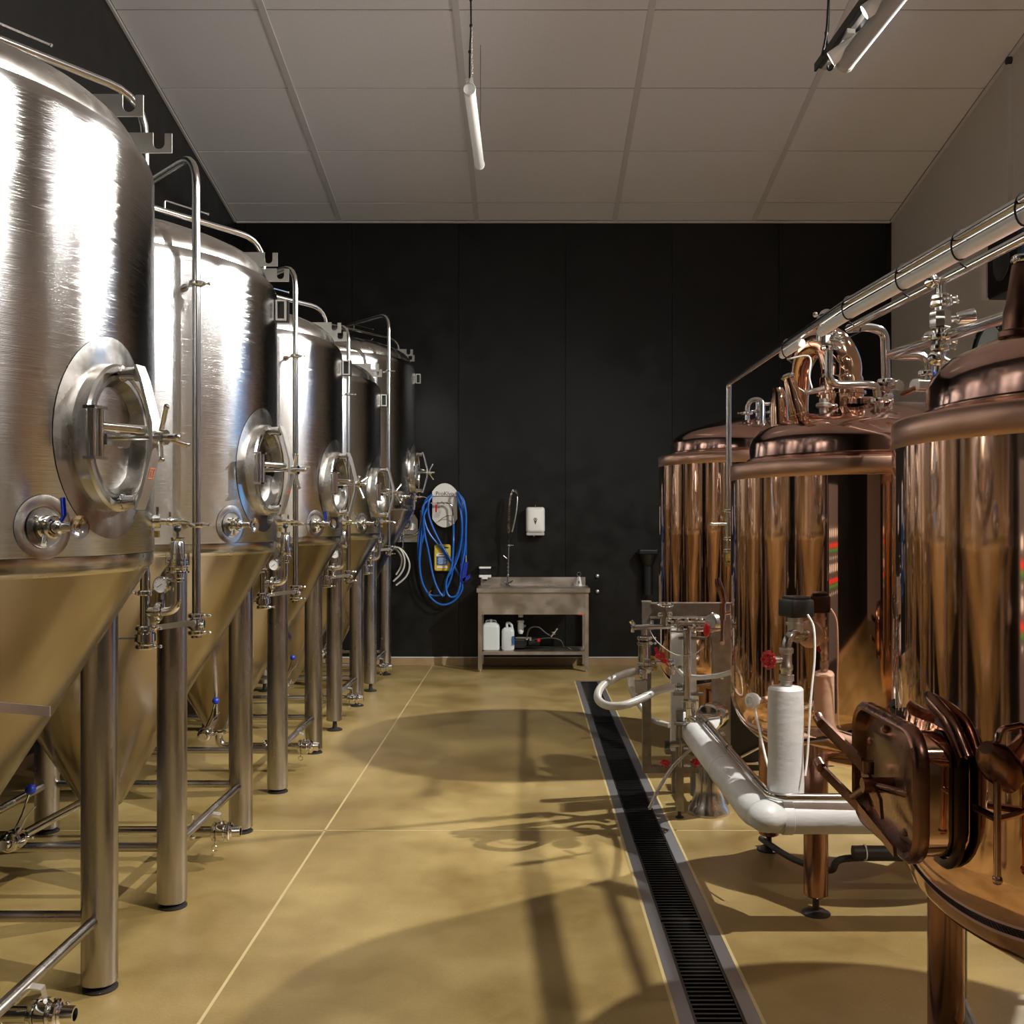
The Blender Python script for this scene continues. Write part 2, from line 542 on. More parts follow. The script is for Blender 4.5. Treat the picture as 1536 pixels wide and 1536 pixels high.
ce = slope_box(MB(), WL - .1, WR + .1, WF - .1, WB + .1, .035, .12).build('ceiling', 'ceilgap', smooth=False)
struct(ce, 'sloping suspended ceiling of grey-white tiles', 'ceiling')
cols = [WL, -2.08, -.557, .98, 2.53, WR]
rows = [WB, 10.77]
while rows[-1] > WF: rows.append(rows[-1] - .965)
for i in range(5):
    for j in range(len(rows) - 1):
        dz = random.uniform(-.0015, .0015)
        slope_box(MB(), cols[i] + .025, cols[i + 1] - .025, rows[j + 1] + .008, rows[j] - .008, .006 + dz, .03).build('ceiling_tile', 'tile', ce, smooth=False)
for x in cols[1:-1]:
    slope_box(MB(), x - .027, x + .027, WF, WB, -.002, .02).build('ceiling_rail', 'rail', ce, smooth=False)
for y in rows[1:-1]:
    slope_box(MB(), WL, WR, y - .009, y + .009, .012, .018).build('cross_rail', 'raildark', ce, smooth=False)

def side_wall(name, x0, x1, m, label):
    vs = []
    for x in (x0, x1):
        vs += [(x, WF - .1, -.12), (x, WB + .1, -.12), (x, WB + .1, cz(WB + .1) + .1), (x, WF - .1, cz(WF - .1) + .1)]
    o = MB().add(vs, [(0, 1, 2, 3), (7, 6, 5, 4), (0, 4, 5, 1), (1, 5, 6, 2), (2, 6, 7, 3), (3, 7, 4, 0)]).build(name, m, smooth=False)
    return struct(o, label)
side_wall('wall_left', WL - .12, WL, 'wallblack', 'tall matt black side wall behind the steel tanks')
wr = side_wall('wall_right', WR, WR + .12, 'wallbeige', 'beige painted side wall behind the copper kettles')
wb = MB().box(((WL + WR) / 2, WB + .09, 2.6), (WR - WL + .3, .12, 5.4)).build('wall_back', 'seam', smooth=False)
struct(wb, 'black panelled end wall behind the sink')
px_ = [WL] + [-1.948 + 1.19 * k for k in range(5)] + [WR]
px_ = [WL, -3.138, -1.948, -.758, .432, 1.622, 2.812, 4.002, WR]
for a, b in zip(px_[:-1], px_[1:]):
    MB().box(((a + b) / 2, WB + .02, 2.53), (b - a - .005, .03, 4.90)).build('wall_panel', 'wallblack', wb, smooth=False)
wf = MB().box(((WL + WR) / 2, WF - .06, 4.2), (WR - WL + .3, .12, 9)).build('wall_front', 'wallfar', smooth=False)
struct(wf, 'cream wall behind the viewpoint')
bb = MB().box(((WL + WR) / 2, WB - .008, .04), (WR - WL, .024, .08)).build('baseboard_back', 'skirt', smooth=False)
struct(bb, 'low brown coved skirting along the black end wall', 'baseboard')
MB().box(((WL + WR) / 2, WB - .010, .086), (WR - WL, .028, .010)).build('skirting_cap', 'trimwhite', bb, smooth=False)
bl = MB().box((WL + .008, (WF + WB) / 2, .04), (.024, WB - WF - .05, .08)).build('baseboard_left', 'skirt', smooth=False)
struct(bl, 'low brown coved skirting along the black side wall', 'baseboard')
br_ = MB().box((WR - .008, (WF + WB) / 2, .04), (.024, WB - WF - .05, .08)).build('baseboard_right', 'skirt', smooth=False)
struct(br_, 'low brown coved skirting along the beige wall', 'baseboard')
t = slope_box(MB(), WL, WL + .022, WF, WB - .02, -.022, 0).build('trim_1', 'trimwhite', smooth=False)
struct(t, 'pale edge trim where ceiling meets the black side wall', 'trim')
t = slope_box(MB(), WR - .022, WR, WF, WB - .02, -.022, 0).build('trim_2', 'rail', smooth=False)
struct(t, 'edge trim where ceiling meets the beige wall', 'trim')
# roof edge trim at the back wall
t = MB().box(((WL + WR) / 2, WB - .012, cz(WB) - .012), (WR - WL - .05, .022, .022)).build('trim_3', 'rail', smooth=False)
struct(t, 'thin edge trim where ceiling meets the black end wall', 'trim')
# boxed conduit on the right wall
t = MB()
t.box((WR - .02, 8.42, 3.0), (.04, .09, 4.86))
t.build('trim_4', 'wallbeige', smooth=False)
struct(bpy.data.objects['trim_4'], 'vertical boxed duct on the beige wall', 'trim')
# unseen glowing panel, added on the right wall to reflect blue in the tanks
d = MB().box((WR - .015, 6.98, 1.95), (.03, .92, 3.9)).build('blue_glow_panel', 'darksteel', smooth=False)
struct(d, 'tall unseen blue glowing panel added on the beige wall for its reflection in the steel tanks', 'panel')
for k in range(8):
    MB().box((WR - .035, 6.98, .26 + k * .485), (.012, .88, .465)).build('glow_strip', 'blueglow', d, smooth=False)


# ================================================================= FLOOR DRAIN
dr = thing('floor_drain', 'long steel floor drain with dark slatted grates running down the aisle', 'drain', (.62, 4, 0))
T = at((.62, 4, 0))
f = MB(T)
for x in (DX0 + .024, DX1 - .024):
    f.box((x, (DY0 + DY1) / 2, -.030), (.048, DY1 - DY0, .056))
f.box(((DX0 + DX1) / 2, DY1 - .02, -.030), (DX1 - DX0 - .1, .04, .056))
f.box(((DX0 + DX1) / 2, DY0 + .02, -.030), (DX1 - DX0 - .1, .04, .056))
f.build('frame', 'drain', dr, smooth=False)
MB(T).box(((DX0 + DX1) / 2, (DY0 + DY1) / 2, -.108), (DX1 - DX0 - .1, DY1 - DY0 - .08, .02)).build('channel', 'pit', dr, smooth=False)
gx0, gx1 = DX0 + .050, DX1 - .050
sl_me = None; bar_me = None; rl_me = None
ysec = 10.0
cut = 0
while ysec > 2.6:
    y1 = ysec; y0 = ysec - .98
    r = MB(T)
    for x in (gx0 + .004, gx1 - .004):
        r.box((x, (y0 + y1) / 2, -.017), (.008, y1 - y0, .028))
    r.build('grate_side', 'grate', dr, smooth=False)
    for yy in (y0 + .008, y1 - .008):
        MB(T).box(((gx0 + gx1) / 2, yy, -.016), (gx1 - gx0 - .016, .014, .028)).build('grate_end', 'grate', dr, smooth=False)
    n = 31
    for k in range(n):
        yy = y0 + .03 + (y1 - y0 - .06) * k / (n - 1)
        if sl_me is None:
            o = MB().box((0, 0, 0), (gx1 - gx0 - .017, .010, .022)).build('slat', 'grate', dr, smooth=False); sl_me = o.data
        else:
            o = bpy.data.objects.new('slat', sl_me); COL.objects.link(o); o.parent = dr
        o.location = ((gx0 + gx1) / 2 - .62, yy - 4, -.018)
    ysec -= 1.0


# ================================================================= STEEL TANKS
def tank(idx, cx, cy, RR, label, zb=1.46, zt=2.74, foot_style=0, blue=True, lever=-1, rack=(-.03, -.60), frame_plate=True, man_a=9):
    dzt = zt - 2.74; dzb = zb - 1.46; s = RR / .79
    t = thing('fermentation_tank', label, 'tank', (cx, cy, 0), 'conical fermentation tanks in a row on the left')
    # jacket
    prof = [(RR - .004, zb + .045), (RR, zb + .05), (RR, zt - .07), (RR - .003, zt - .05), (RR - .012, zt - .03), (RR - .028, zt - .010), (RR - .05, zt - .001)]
    MB().lathe(prof, seg=96).build('jacket', 'jacket', t, ang=50)
    MB().lathe([(RR - .05, zb - .03), (RR - .02, zb - .008), (RR - .004, zb + .008), (RR - .002, zb + .045)], seg=96).build('lower_band', 'steel', t, ang=60)
    # cone
    rb = .085; zc = .285
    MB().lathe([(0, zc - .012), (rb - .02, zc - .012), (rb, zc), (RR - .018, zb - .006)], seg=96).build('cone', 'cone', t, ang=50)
    # dome
    rd = RR - .045
    dp = [(rd, zt - .02), (rd, zt + .005), (rd - .006, zt + .03), (rd - .025, zt + .06), (rd - .065, zt + .095), (rd - .14, zt + .13), (rd - .26, zt + .175), (rd * .45, zt + .212), (rd * .2, zt + .238), (0, zt + .245)]
    MB().lathe(dp, seg=80).build('dome', 'steel', t, ang=60)
    # top hatch and ports on the dome
    hx, hy = .28 * s, .12 * s
    hz = zt + .205
    m = MB()
    m.lathe([(.07, -.03), (.07, .02), (.082, .022), (.082, .035), (.06, .045), (0, .05)], (hx, hy, hz), (0.1, .05, 1), 28)
    h = m.build('top_port', 'chrome', t)
    m = MB(); m.torus((hx, hy, hz + .028), (0, 0, 1), .086, .008, 28)
    m.box((hx + .09, hy - .01, hz + .03), (.05, .02, .02), .3); m.cyl((hx + .1, hy - .03, hz + .03), (hx + .13, hy - .06, hz + .05), .005, 8)
    m.build('port_clamp', 'chrome', h)
    # legs and braces
    lb = (.022, .022, .075)[foot_style] if foot_style < 2 else .075
    for sx in (1, -1):
        for sy in (-1, 1):
            top = zb - .02 - .0
            lg = MB().lathe([(0, lb), (.056, lb), (.060, lb + .004), (.060, top)], (sx * .5, sy * .5, 0), seg=32).build('leg', 'leg', t)
            m = MB()
            m.lathe([(0, 0), (.058, 0), (.058, .006), (.045, .014), (.018, .018), (.014, lb + .02), (0, lb + .02)], (sx * .5 + .004, sy * .5 - .003, 0), seg=24)
            m.build('foot', 'foot', lg)
    for sy in (-1, 1):
        MB().cyl((-.46, sy * .5, .245), (.46, sy * .5, .245), .019).build('brace', 'leg', t)
    for sx in (-1, 1):
        MB().cyl((sx * .5, -.455, .245), (sx * .5, .455, .245), .019).build('brace', 'leg', t)
    # bottom outlet and valve
    ol = MB().pipe([(0, 0, zc), (0, 0, .155), (.54, 0, .155)], .024, .09, 16).build('outlet_pipe', 'tubing', t)
    MB().clamp((0, 0, .245), (0, 0, 1), .026).clamp((.30, 0, .155), (1, 0, 0), .024, (0, -1, 1)).build('pipe_clamp', 'chrome', ol)
    MB().cyl((.42, -.01, .155), (.42, -.01, .235), .007, 8).sphere((.42, -.012, .135), .016, 10).cyl((.42, -.012, .15), (.42, -.012, .185), .011, 8).build('sample_cock', 'chrome', ol)
    v = MB().bfly((.555, 0, .155), (1, 0, 0), .025)
    v.lathe([(.0, 0), (.026, 0), (.034, .004), (.034, .010), (.026, .014), (.024, .05), (.018, .05), (.018, .0)], (.592, 0, .155), (1, 0, 0), 20)
    v.torus((.53, -.03, .085), (0, 1, .3), .014, .003, 14, 6).cyl((.53, -.03, .10), (.53, -.02, .125), .003, 6)
    v = v.build('outlet_valve', 'chrome', t)
    MB().strip([(.555, 0, .20), (.55, -.005, .235), (.50, -.02, .25), (.46, -.03, .215)], (0, 1, .2), .026, (0, 0, 1), .004).build('valve_lever', 'plate', v)
    # racking valve low on the cone, pointing at the viewer
    rx, ry = rack
    rk = MB().cyl((rx * .2, -.10, .34), (rx, ry, .335), .019).build('racking_pipe', 'tubing', t)
    d = (Vector((rx, ry, .335)) - Vector((rx * .2, -.10, .34))).normalized()
    q = Vector((rx, ry, .335))
    m = MB().bfly(q + d * .03, d, .022)
    m.cyl(q + d * .06, q + d * .10, .02)
    rv = m.build('racking_valve', 'chrome', t)
    a = q + d * .03
    MB().sweep([a + Vector((0, 0, .03)), a + Vector((.03, .01, .10)), a + Vector((.055, .02, .185))], .004, 8).build('lever_rod', 'chrome', rv)
    MB().sphere(a + Vector((.058, .02, .195)), .021, 16).build('blue_knob', 'blue', rv)
    MB().strip([a + Vector((.02, 0, .03)), a + Vector((.05, 0, .09)), a + Vector((.085, .0, .13))], (0, 1, 0), .02, (1, 0, -.6), .003).build('latch', 'plate', rv)
    # manway -------------------------------------------------------------
    al = R(man_a); mz = 1.832 + dzb
    n = Vector((math.cos(al), -math.sin(al), 0)); u = Vector((math.sin(al), math.cos(al), 0)); up = Vector((0, 0, 1))
    Tm = Matrix(((u.x, up.x, n.x, n.x * (RR - .018)), (u.y, up.y, n.y, n.y * (RR - .018)), (u.z, up.z, n.z, mz), (0, 0, 0, 1)))
    To = Tm @ Matrix.Diagonal((.80, 1, 1, 1))
    # pad hugging the shell
    def pad(r0, r1, lift, a_, z_, ring=3, ou=1.):
        vs = []; fs = []; seg = 56
        for i in range(ring):
            r_ = r0 + (r1 - r0) * i / (ring - 1)
            for j in range(seg):
                th = 2 * PI * j / seg
                uu = ou * r_ * math.cos(th); vv = r_ * math.sin(th)
                ph = a_ - uu / RR
                rr = RR + lift * (0.35 if i == ring - 1 or i == 0 else 1)
                vs.append((rr * math.cos(ph), -rr * math.sin(ph), z_ + vv))
        for i in range(ring - 1):
            for j in range(seg):
                k = (j + 1) % seg
                fs.append((i * seg + j, (i + 1) * seg + j, (i + 1) * seg + k, i * seg + k))
        return MB().add(vs, fs)
    mw = pad(.17, .28, .005, al, mz, ou=.78).build('manway', 'steel', t, ang=70)
    MB(To).lathe([(.205, -.06), (.205, .045), (.198, .052), (.182, .052), (.178, .045), (.178, -.05)], seg=56).build('neck_ring', 'steel', mw)
    MB(To).lathe([(.178, .03), (.172, .046), (.160, .046), (.152, .034), (.140, .015), (.08, .004), (0, 0)], seg=56).build('door', 'doorsteel', mw)
    m = MB(Tm)
    for sg in (1, -1):
        m.cyl((0, sg * .178, .035), (0, sg * .178, .10), .018, 20)
        m.lathe([(.018, -.004), (.022, -.003), (.022, .003), (.018, .004)], (0, sg * .178, .055), (0, 0, 1), 20)
        m.lathe([(.018, -.004), (.022, -.003), (.022, .003), (.018, .004)], (0, sg * .178, .095), (0, 0, 1), 20)
    m.build('lug', 'chrome', mw)
    MB(Tm).strip([(0, .200, .102), (0, .16, .118), (0, .04, .150), (0, -.04, .150), (0, -.16, .118), (0, -.200, .102)], (1, 0, 0), .045, (0, 0, 1), .009).build('yoke', 'plate', mw, ang=20)
    m = MB(Tm)
    for uu in (-.178, -.146):
        m.cyl((uu, -.065, .075), (uu, .065, .075), .012, 16)
    m.box((-.162, .066, .075), (.058, .008, .034)); m.box((-.162, -.066, .075), (.058, .008, .034))
    m.build('hinge', 'chrome', mw)
    MB(Tm).cyl((-.14, .02, .078), (-.01, .02, .125), .012).box((-.075, -.012, .06), (.07, .03, .03)).build('hinge_arm', 'chrome', mw)
    m = MB(Tm)
    m.cyl((0, 0, .05), (0, 0, .215), .009, 14); m.sphere((0, 0, .215), .011, 10)
    m.cyl((0, 0, .150), (0, 0, .185), .021, 20)
    m.cyl((0, 0, .045), (0, 0, .06), .03, 20)
    base = .35 * idx
    for k in range(3):
        a = base + PI / 2 + k * 2 * PI / 3
        m.cyl((.015 * math.cos(a), .015 * math.sin(a), .17), (.085 * math.cos(a), .085 * math.sin(a), .20), .007, 10)
        m.sphere((.085 * math.cos(a), .085 * math.sin(a), .20), .009, 8)
    m.build('clamp_handle', 'chrome', mw)
    if idx < 3:
        m = MB(Tm)
        c = Vector((0, -.10, .1395)); e1 = Vector((1, 0, 0)); e2 = Vector((0, 1, .27)).normalized()
        for (a, b, c2, d2) in ((0, .014, .022, .0018), (0, -.014, .022, .0018), (.011, 0, .0018, .030), (-.011, 0, .0018, .030)):
            q = c + e1 * a + e2 * b
            m.plate([(-c2 / 2, -d2 / 2), (c2 / 2, -d2 / 2), (c2 / 2, d2 / 2), (-c2 / 2, d2 / 2)], .001, q, e1, e2)
        m.plate([(-.004, -.001), (.004, -.001), (.004, .001), (-.004, .001)], .001, c + e2 * .005, e1, e2)
        m.plate([(-.001, -.006), (.001, -.006), (.001, .006), (-.001, .006)], .001, c, e1, e2)
        m.build('inspection_stamp', 'orange', mw)
    # thermowell port with recessed ring ------------------------------------
    pa = R(27); pz = 1.585 + dzb
    pn = Vector((math.cos(pa), -math.sin(pa), 0)); pu = Vector((math.sin(pa), math.cos(pa), 0))
    Tp = Matrix(((pu.x, 0, pn.x, pn.x * RR), (pu.y, 0, pn.y, pn.y * RR), (0, 1, 0, pz), (0, 0, 0, 1)))
    pt = pad(.054, .083, .004, pa, pz).build('sample_port', 'steel', t, ang=70)
    MB(Tp).lathe([(.054, .004), (.052, .001), (0, .001)], seg=32).build('recess_disc', 'doorsteel', pt)
    m = MB(Tp)
    m.lathe([(0, 0), (.026, 0), (.030, .004), (.030, .012), (.026, .016), (.018, .02), (.014, .05), (.018, .054), (.018, .066), (.012, .07), (.011, .105), (.014, .108), (.028, .128), (.030, .132), (.016, .129), (0, .118)], seg=24)
    m.clamp((0, 0, .032), (0, 0, 1), .017, (-1, .5, 0))
    m.cyl((-.02, -.02, .03), (-.035, -.045, .045), .007, 10)
    m.build('sample_valve', 'chrome', pt)
    if blue:
        MB(Tp).strip([(0, .012, .06), (.0, .03, .075), (0, .075, .07)], (0, 0, 1), .014, (0, 0.2, 1), .006).strip([(0, .012, .06), (.0, .03, .075), (0, .075, .07)], (1, 0, 0), .010, (0, 0, 1), .005).build('blue_lever', 'blue', pt)
    # sampling cock near the silhouette
    ca = R(-14); cn = Vector((math.cos(ca), -math.sin(ca), 0))
    q = cn * RR + Vector((0, 0, 1.60 + dzb))
    m = MB()
    m.cyl(q, q + cn * .022, .022, 18); m.cyl(q, q + cn * .075, .009, 12); m.sphere(q + cn * .05, .014, 10)
    m.curve([q + cn * .07, q + cn * .10 + Vector((0, 0, -.003)), q + cn * .125 + Vector((0, 0, -.015))], .005, 8, 5)
    m.cyl(q + cn * .05, q + cn * .05 + Vector((0, 0, .03)), .004, 8)
    m.cyl(q + cn * .012 + Vector((0, 0, .02)), q + cn * .012 + Vector((0, 0, .045)), .006, 8)
    tc_ = m.build('tasting_cock', 'chrome', t)
    MB().cyl(q + cn * .012 + Vector((0, 0, -.03)), q + cn * .012 + Vector((0, 0, -.05)), .009, 10).build('brass_plug', 'brass', tc_)
    # A: vent pipe over the dome, down behind the tank to the gauge -------------
    ax, ay = (.53 if idx == 1 else .55) * s, .75 * s
    zA = 3.13 + dzt + (.05 if idx == 1 else 0); zE = 1.17 + dzb
    va = MB().pipe([(0, 0, zt + .23), (0, 0, zA), (ax, ay, zA - .01), (ax, ay, zE)], .015, .15, 14).build('vent_pipe', 'tubing', t)
    m = MB()
    m.clamp((0, 0, zt + .30), (0, 0, 1), .018)
    m.clamp((ax, ay, 1.335 + dzb), (0, 0, 1), .016, (-1, -.3, 0))
    m.cyl((ax, ay, zE), (ax, ay, 1.41 + dzb), .018, 14)
    m.bfly((ax, ay, zE), (0, 0, 1), .020)
    m.build('vent_valve', 'chrome', va)
    MB().strip([(ax - .03, ay, zE - .002), (ax - .12, ay - .02, zE - .002)], (0, 1, 0), .018, (0, 0, 1), .007).build('vent_lever', 'darksteel', va)
    m = MB()
    m.sweep(fillet([(ax - .03 * 0, ay, zA + .03), (ax * .8, ay * .8, zA + .03)], .02), .004, 8) if False else None
    p0 = Vector((ax * .35, ay * .35, zA)); p1 = Vector((ax * .62, ay * .62, zA))
    m.pipe([p0, p0 + Vector((0, 0, .05)), p1 + Vector((0, 0, .045))], .0045, .012, 8)
    m.sphere(p1 + Vector((0, 0, .045)), .007, 8)
    m.build('vent_rod', 'tubing', va)
    m = MB()
    m.pipe([(ax, ay, 1.265 + dzb), (ax + .120, ay, 1.265 + dzb), (ax + .120, ay, 1.375 + dzb)], .0165, .05, 14)
    m.clamp((ax + .050, ay, 1.265 + dzb), (1, 0, 0), .020, (0, -.3, -1))
    rl = m.build('gauge_branch', 'chrome', t)
    gz = 1.365 + dzb; gxx = ax + .068
    m = MB()
    m.cyl((gxx, ay, 1.275 + dzb), (gxx, ay, gz - .02), .006, 10); m.cyl((gxx, ay, gz - .055), (gxx, ay, gz - .035), .011, 6)
    m.lathe([(0, 0), (.029, 0), (.032, .004), (.032, .026), (.028, .028), (.028, .024)], (gxx, ay + .012, gz), (-.25, -1, 0), 28)
    m.build('pressure_gauge', 'chrome', rl)
    gd = Vector((-.25, -1, 0)).normalized()
    g0 = Vector((gxx, ay + .012, gz)) + gd * .0245
    MB().lathe([(0, 0), (.028, 0)], g0, gd, 28).build('gauge_dial', 'dial', rl)
    m = MB()
    gxv = Vector((1, -.25, 0)).normalized()
    m.plate([(-.017, -.009), (.006, .005), (.007, .003), (-.016, -.011)], .001, g0 + gd * .001, gxv, (0, 0, 1))
    for k in range(9):
        a = R(-45 + k * 33.75)
        m.plate([(.021, -.0006), (.025, -.0006), (.025, .0006), (.021, .0006)], .0008, g0 + gd * .001, gxv * math.cos(a) + Vector((0, 0, math.sin(a))), -gxv * math.sin(a) + Vector((0, 0, math.cos(a))))
    m.build('gauge_needle', 'greyprint', rl)
    o = (ax + .120, ay, 1.375 + dzb)
    m = MB().lathe([(.016, 0), (.024, .004), (.024, .012), (.018, .016), (.018, .03), (.042, .034), (.042, .040), (.036, .042), (.036, .05), (.037, .052), (.037, .058), (.034, .06), (.034, .085), (.0255, .086), (.0255, .145), (.021, .152), (.024, .16), (.024, .166), (.009, .168), (0, .168)], o, (0, 0, 1), 28)
    for k in range(8):
        a = k * PI / 4
        m.sphere((o[0] + .0345 * math.cos(a), o[1] + .0345 * math.sin(a), o[2] + .073), .005, 6)
    m.cyl((o[0], o[1], o[2] + .165), (o[0], o[1], o[2] + .19), .006, 8)
    m.build('relief_valve', 'chrome', rl)
    MB().lathe([(.043, .062), (.043, .108), (.041, .108), (.041, .062), (.043, .062)], o, (0, 0, 1), 28).build('relief_shield', 'glass', rl)
    MB().sphere((o[0], o[1], o[2] + .198), .0135, 14).build('black_knob', 'black', rl)
    # B: cleaning pipe in front of the tank ------------------------------------
    bx, by = .64 * s, -.62 * s
    zB = 3.09 + dzt; zF = 1.205 + dzb * .6
    cp = MB().pipe([(.1, -.07, zt + .22), (.1, -.07, zB - .02), (bx, by, zB), (bx, by, zF)], .0165, .14, 14).build('cleaning_pipe', 'tubing', t)
    m = MB()
    rad = Vector((bx, by, 0)).normalized()
    for z in (zt - .18, 1.585 + dzb):
        m.clamp((bx, by, z), (0, 0, 1), .0175, (1, 0, 0)); m.cyl(Vector((0, 0, z)) + rad * (RR - .004), (bx, by, z), .006, 8)
        m.cyl(Vector((0, 0, z)) + rad * (RR - .001), Vector((0, 0, z)) + rad * (RR + .008), .016, 12)
    m.build('pipe_bracket', 'chrome', cp)
    m = MB().bfly((bx, by, zF - .02), (0, 0, 1), .0185).cyl((bx, by, zF - .055), (bx, by, zF - .075), .02, 16).sphere((bx + .03 * lever * -1, by - .035, zF - .02), .012, 10)
    bv = m.build('cleaning_valve', 'chrome', cp)
    L = .235 if idx == 1 else .15
    MB().strip([(bx - lever * .012, by - .045, zF - .012), (bx + lever * .03, by - .046, zF - .014), (bx + lever * L, by - .05, zF - .030)], (0, 0, 1), .022, (0, 1, 0), .004).lathe([(0, 0), (.014, 0), (.014, .006), (0, .006)], (bx, by - .043, zF - .014), (0, -1, 0), 16).build('cleaning_lever', 'plate', cp)
    # hooks for a ladder on the shoulder --------------------------------------------
    hk = [(0, -.035)]
    def hook(y, xt, z):
        r0 = rd - .0
        x0 = math.sqrt(max(rd * rd - y * y, .01)) - .20
        nx = xt - .045
        poly = [(x0, -.035), (xt, -.035), (xt, .032), (nx + .020, .032)]
        for k in range(9):
            a = -k * PI / 8
            poly.append((nx + .020 * math.cos(a), -.002 + .020 * math.sin(a)))
        poly += [(nx - .020, .035), (x0, .035)]
        MB().plate(poly, .006, (0, y, z), (1, 0, 0), (0, 0, 1)).build('ladder_hook', 'plate', t, smooth=False)
    h1, h2 = (.20, .50) if idx == 1 else (.32, .64)
    hook(h1 * s, .735 * s, 2.905 + dzt)
    hook(h2 * s, .715 * s, 2.905 + dzt)
    # name plate holder
    if frame_plate:
        aa = R(-4); cn = Vector((math.cos(aa), -math.sin(aa), 0)); cu = Vector((math.sin(aa), math.cos(aa), 0))
        q = cn * (RR + .028) + Vector((0, 0, zt - .145))
        m = MB()
        for sg in (-1, 1):
            m.box(q + Vector((0, 0, sg * .044)), (.046, .022, .007), -aa); m.box(q + cn * sg * .020, (.007, .022, .09), -aa)
        m.build('name_plate_holder', 'plate', t, smooth=False)
        MB().box(q + cu * .035 + cn * .004, (.055, .03, .10), -aa).build('name_plate', 'black', t, smooth=False)
    return t


TX = -1.975
t1 = tank(1, -1.965, 2.93, .82, 'nearest conical steel tank, cut off by the left edge of the photo', blue=True, lever=1, frame_plate=False, man_a=10)
t2 = tank(2, TX, 4.66, .79, 'second conical steel tank from the viewer, right behind the nearest one', blue=False, rack=(-.06, -.66), man_a=9)
t3 = tank(3, TX, 6.42, .78, 'third conical steel tank, in the middle of the left row', rack=(.06, -.45), man_a=9)
t4 = tank(4, TX, 8.17, .775, 'fourth steel tank, narrow bright one just before the tallest tank at the far end', foot_style=2, blue=False, rack=(.07, -.3), man_a=7)
t5 = tank(5, TX, 9.93, .865, 'fifth and tallest steel tank, next to the black end wall and blue hose', zb=1.71, zt=3.17, foot_style=2, blue=False, rack=(.0, -.3), man_a=4)


# ================================================================= COPPER KETTLES
def kettle(idx, cx, cy, label, zk=.86, zt=1.855, zbot=.62, legs=True):
    RR, RD = .65, .566
    t = thing('copper_kettle', label, 'kettle', (cx, cy, 0), 'copper brewing kettles in a row on the right')
    zbot -= .085; zk -= .045
    prof = [(0, zbot), (.25, zbot + .015), (.40, zbot + .04), (.50, zbot + .075), (.57, zbot + .12), (.615, zbot + .17), (.640, zbot + .23), (.648, zbot + .27), (RR, zbot + .31), (RR, zt - .072)]
    MB().lathe(prof, seg=112).build('shell', 'copper', t, ang=60)
    MB().lathe([(RR, zt - .072), (RR + .0015, zt - .071), (RR + .0015, zt - .006), (RR - .004, zt), (RR - .03, zt + .004), (RD - .01, zt + .012)], seg=96).build('rim_band', 'copperrim', t, ang=60)
    MB().lathe([(RD, zt + .0), (RD + .012, zt + .012), (RD + .012, zt + .022), (RD, zt + .028), (RD, zt + .085), (RD - .012, zt + .115), (RD - .045, zt + .15), (RD - .11, zt + .18), (RD - .22, zt + .215), (.22, zt + .255), (.1, zt + .27), (0, zt + .275)], seg=96).build('dome', 'copperdome', t, ang=60)
    for sx in (-1, 1):
        for sy in (-1, 1):
            lg = MB().lathe([(0, .075), (.044, .075), (.049, .08), (.049, zk - .05)], (sx * .395, sy * .395, 0), seg=32).build('leg', 'copperleg', t)
            MB().lathe([(0, 0), (.058, 0), (.058, .005), (.035, .018), (.014, .024), (.013, .09), (0, .09)], (sx * .395, sy * .395, 0), seg=24).build('foot', 'foot', lg)
    return t


KX = 1.575
k1 = kettle(1, KX, 6.97, 'farthest copper kettle, beside the black end wall behind the pipe rack', zk=.66, zt=2.05, zbot=.44)
k2 = kettle(2, KX, 4.475, 'middle copper kettle with a curved copper vapour pipe on its dome')
k3 = kettle(3, KX, 2.42, 'nearest copper kettle with the square side hatch, cut off by the right edge', zk=.90, zbot=.62)


def chimney(t, cx, cy, wx, wy, zb, tilt, m1='copper', k=1.):
    """slanted conical sight nozzle with swing lid"""
    T = at((cx, cy, 0))
    ax = Vector(tilt).normalized(); o = Vector((wx, wy, zb))
    c = MB(T).lathe([(r_ * k, h_) for r_, h_ in ((.052, -.03), (.052, .03), (.060, .034), (.060, .045), (.050, .05), (.050, .09), (.045, .11), (.034, .20), (.030, .205), (.030, .212), (0, .212))], o, ax, 32).build('sight_nozzle', m1, t)
    m = MB(T)
    q = o + ax * .205
    m.lathe([(.035 * k, 0), (.038 * k, .004), (.038 * k, .012), (.03 * k, .018), (0, .022)], q, ax, 24)
    X, Y, Z = frame(ax)
    sx_ = 1 if X.x > 0 else -1
    m.cyl(q - X * .03 * sx_ + ax * .01, q + X * .05 * sx_ - ax * .08, .007, 12)
    m.cyl(q + X * .05 * sx_ - ax * .08, q + X * .13 * sx_ - ax * .085, .012, 12)
    m.build('nozzle_lid', 'chrome', c)
    return c

TK2 = at((KX, 4.475, 0)); TK3 = at((KX, 2.42, 0)); TK1 = at((KX, 6.97, 0))
chimney(k2, KX, 4.475, 1.175, 4.28, 2.015, (-.28, -.05, 1), k=.72)
chimney(k3, KX, 2.42, 1.155, 2.33, 1.995, (.02, -.05, 1), 'copperdark', .9)
# second thinner cone behind it on the middle kettle
MB(TK2).lathe([(.040, 0), (.040, .10), (.034, .18), (.022, .21), (0, .213)], (1.14, 4.50, 1.99), (-.04, 0, 1), 24).build('vapour_cone', 'copper', k2)
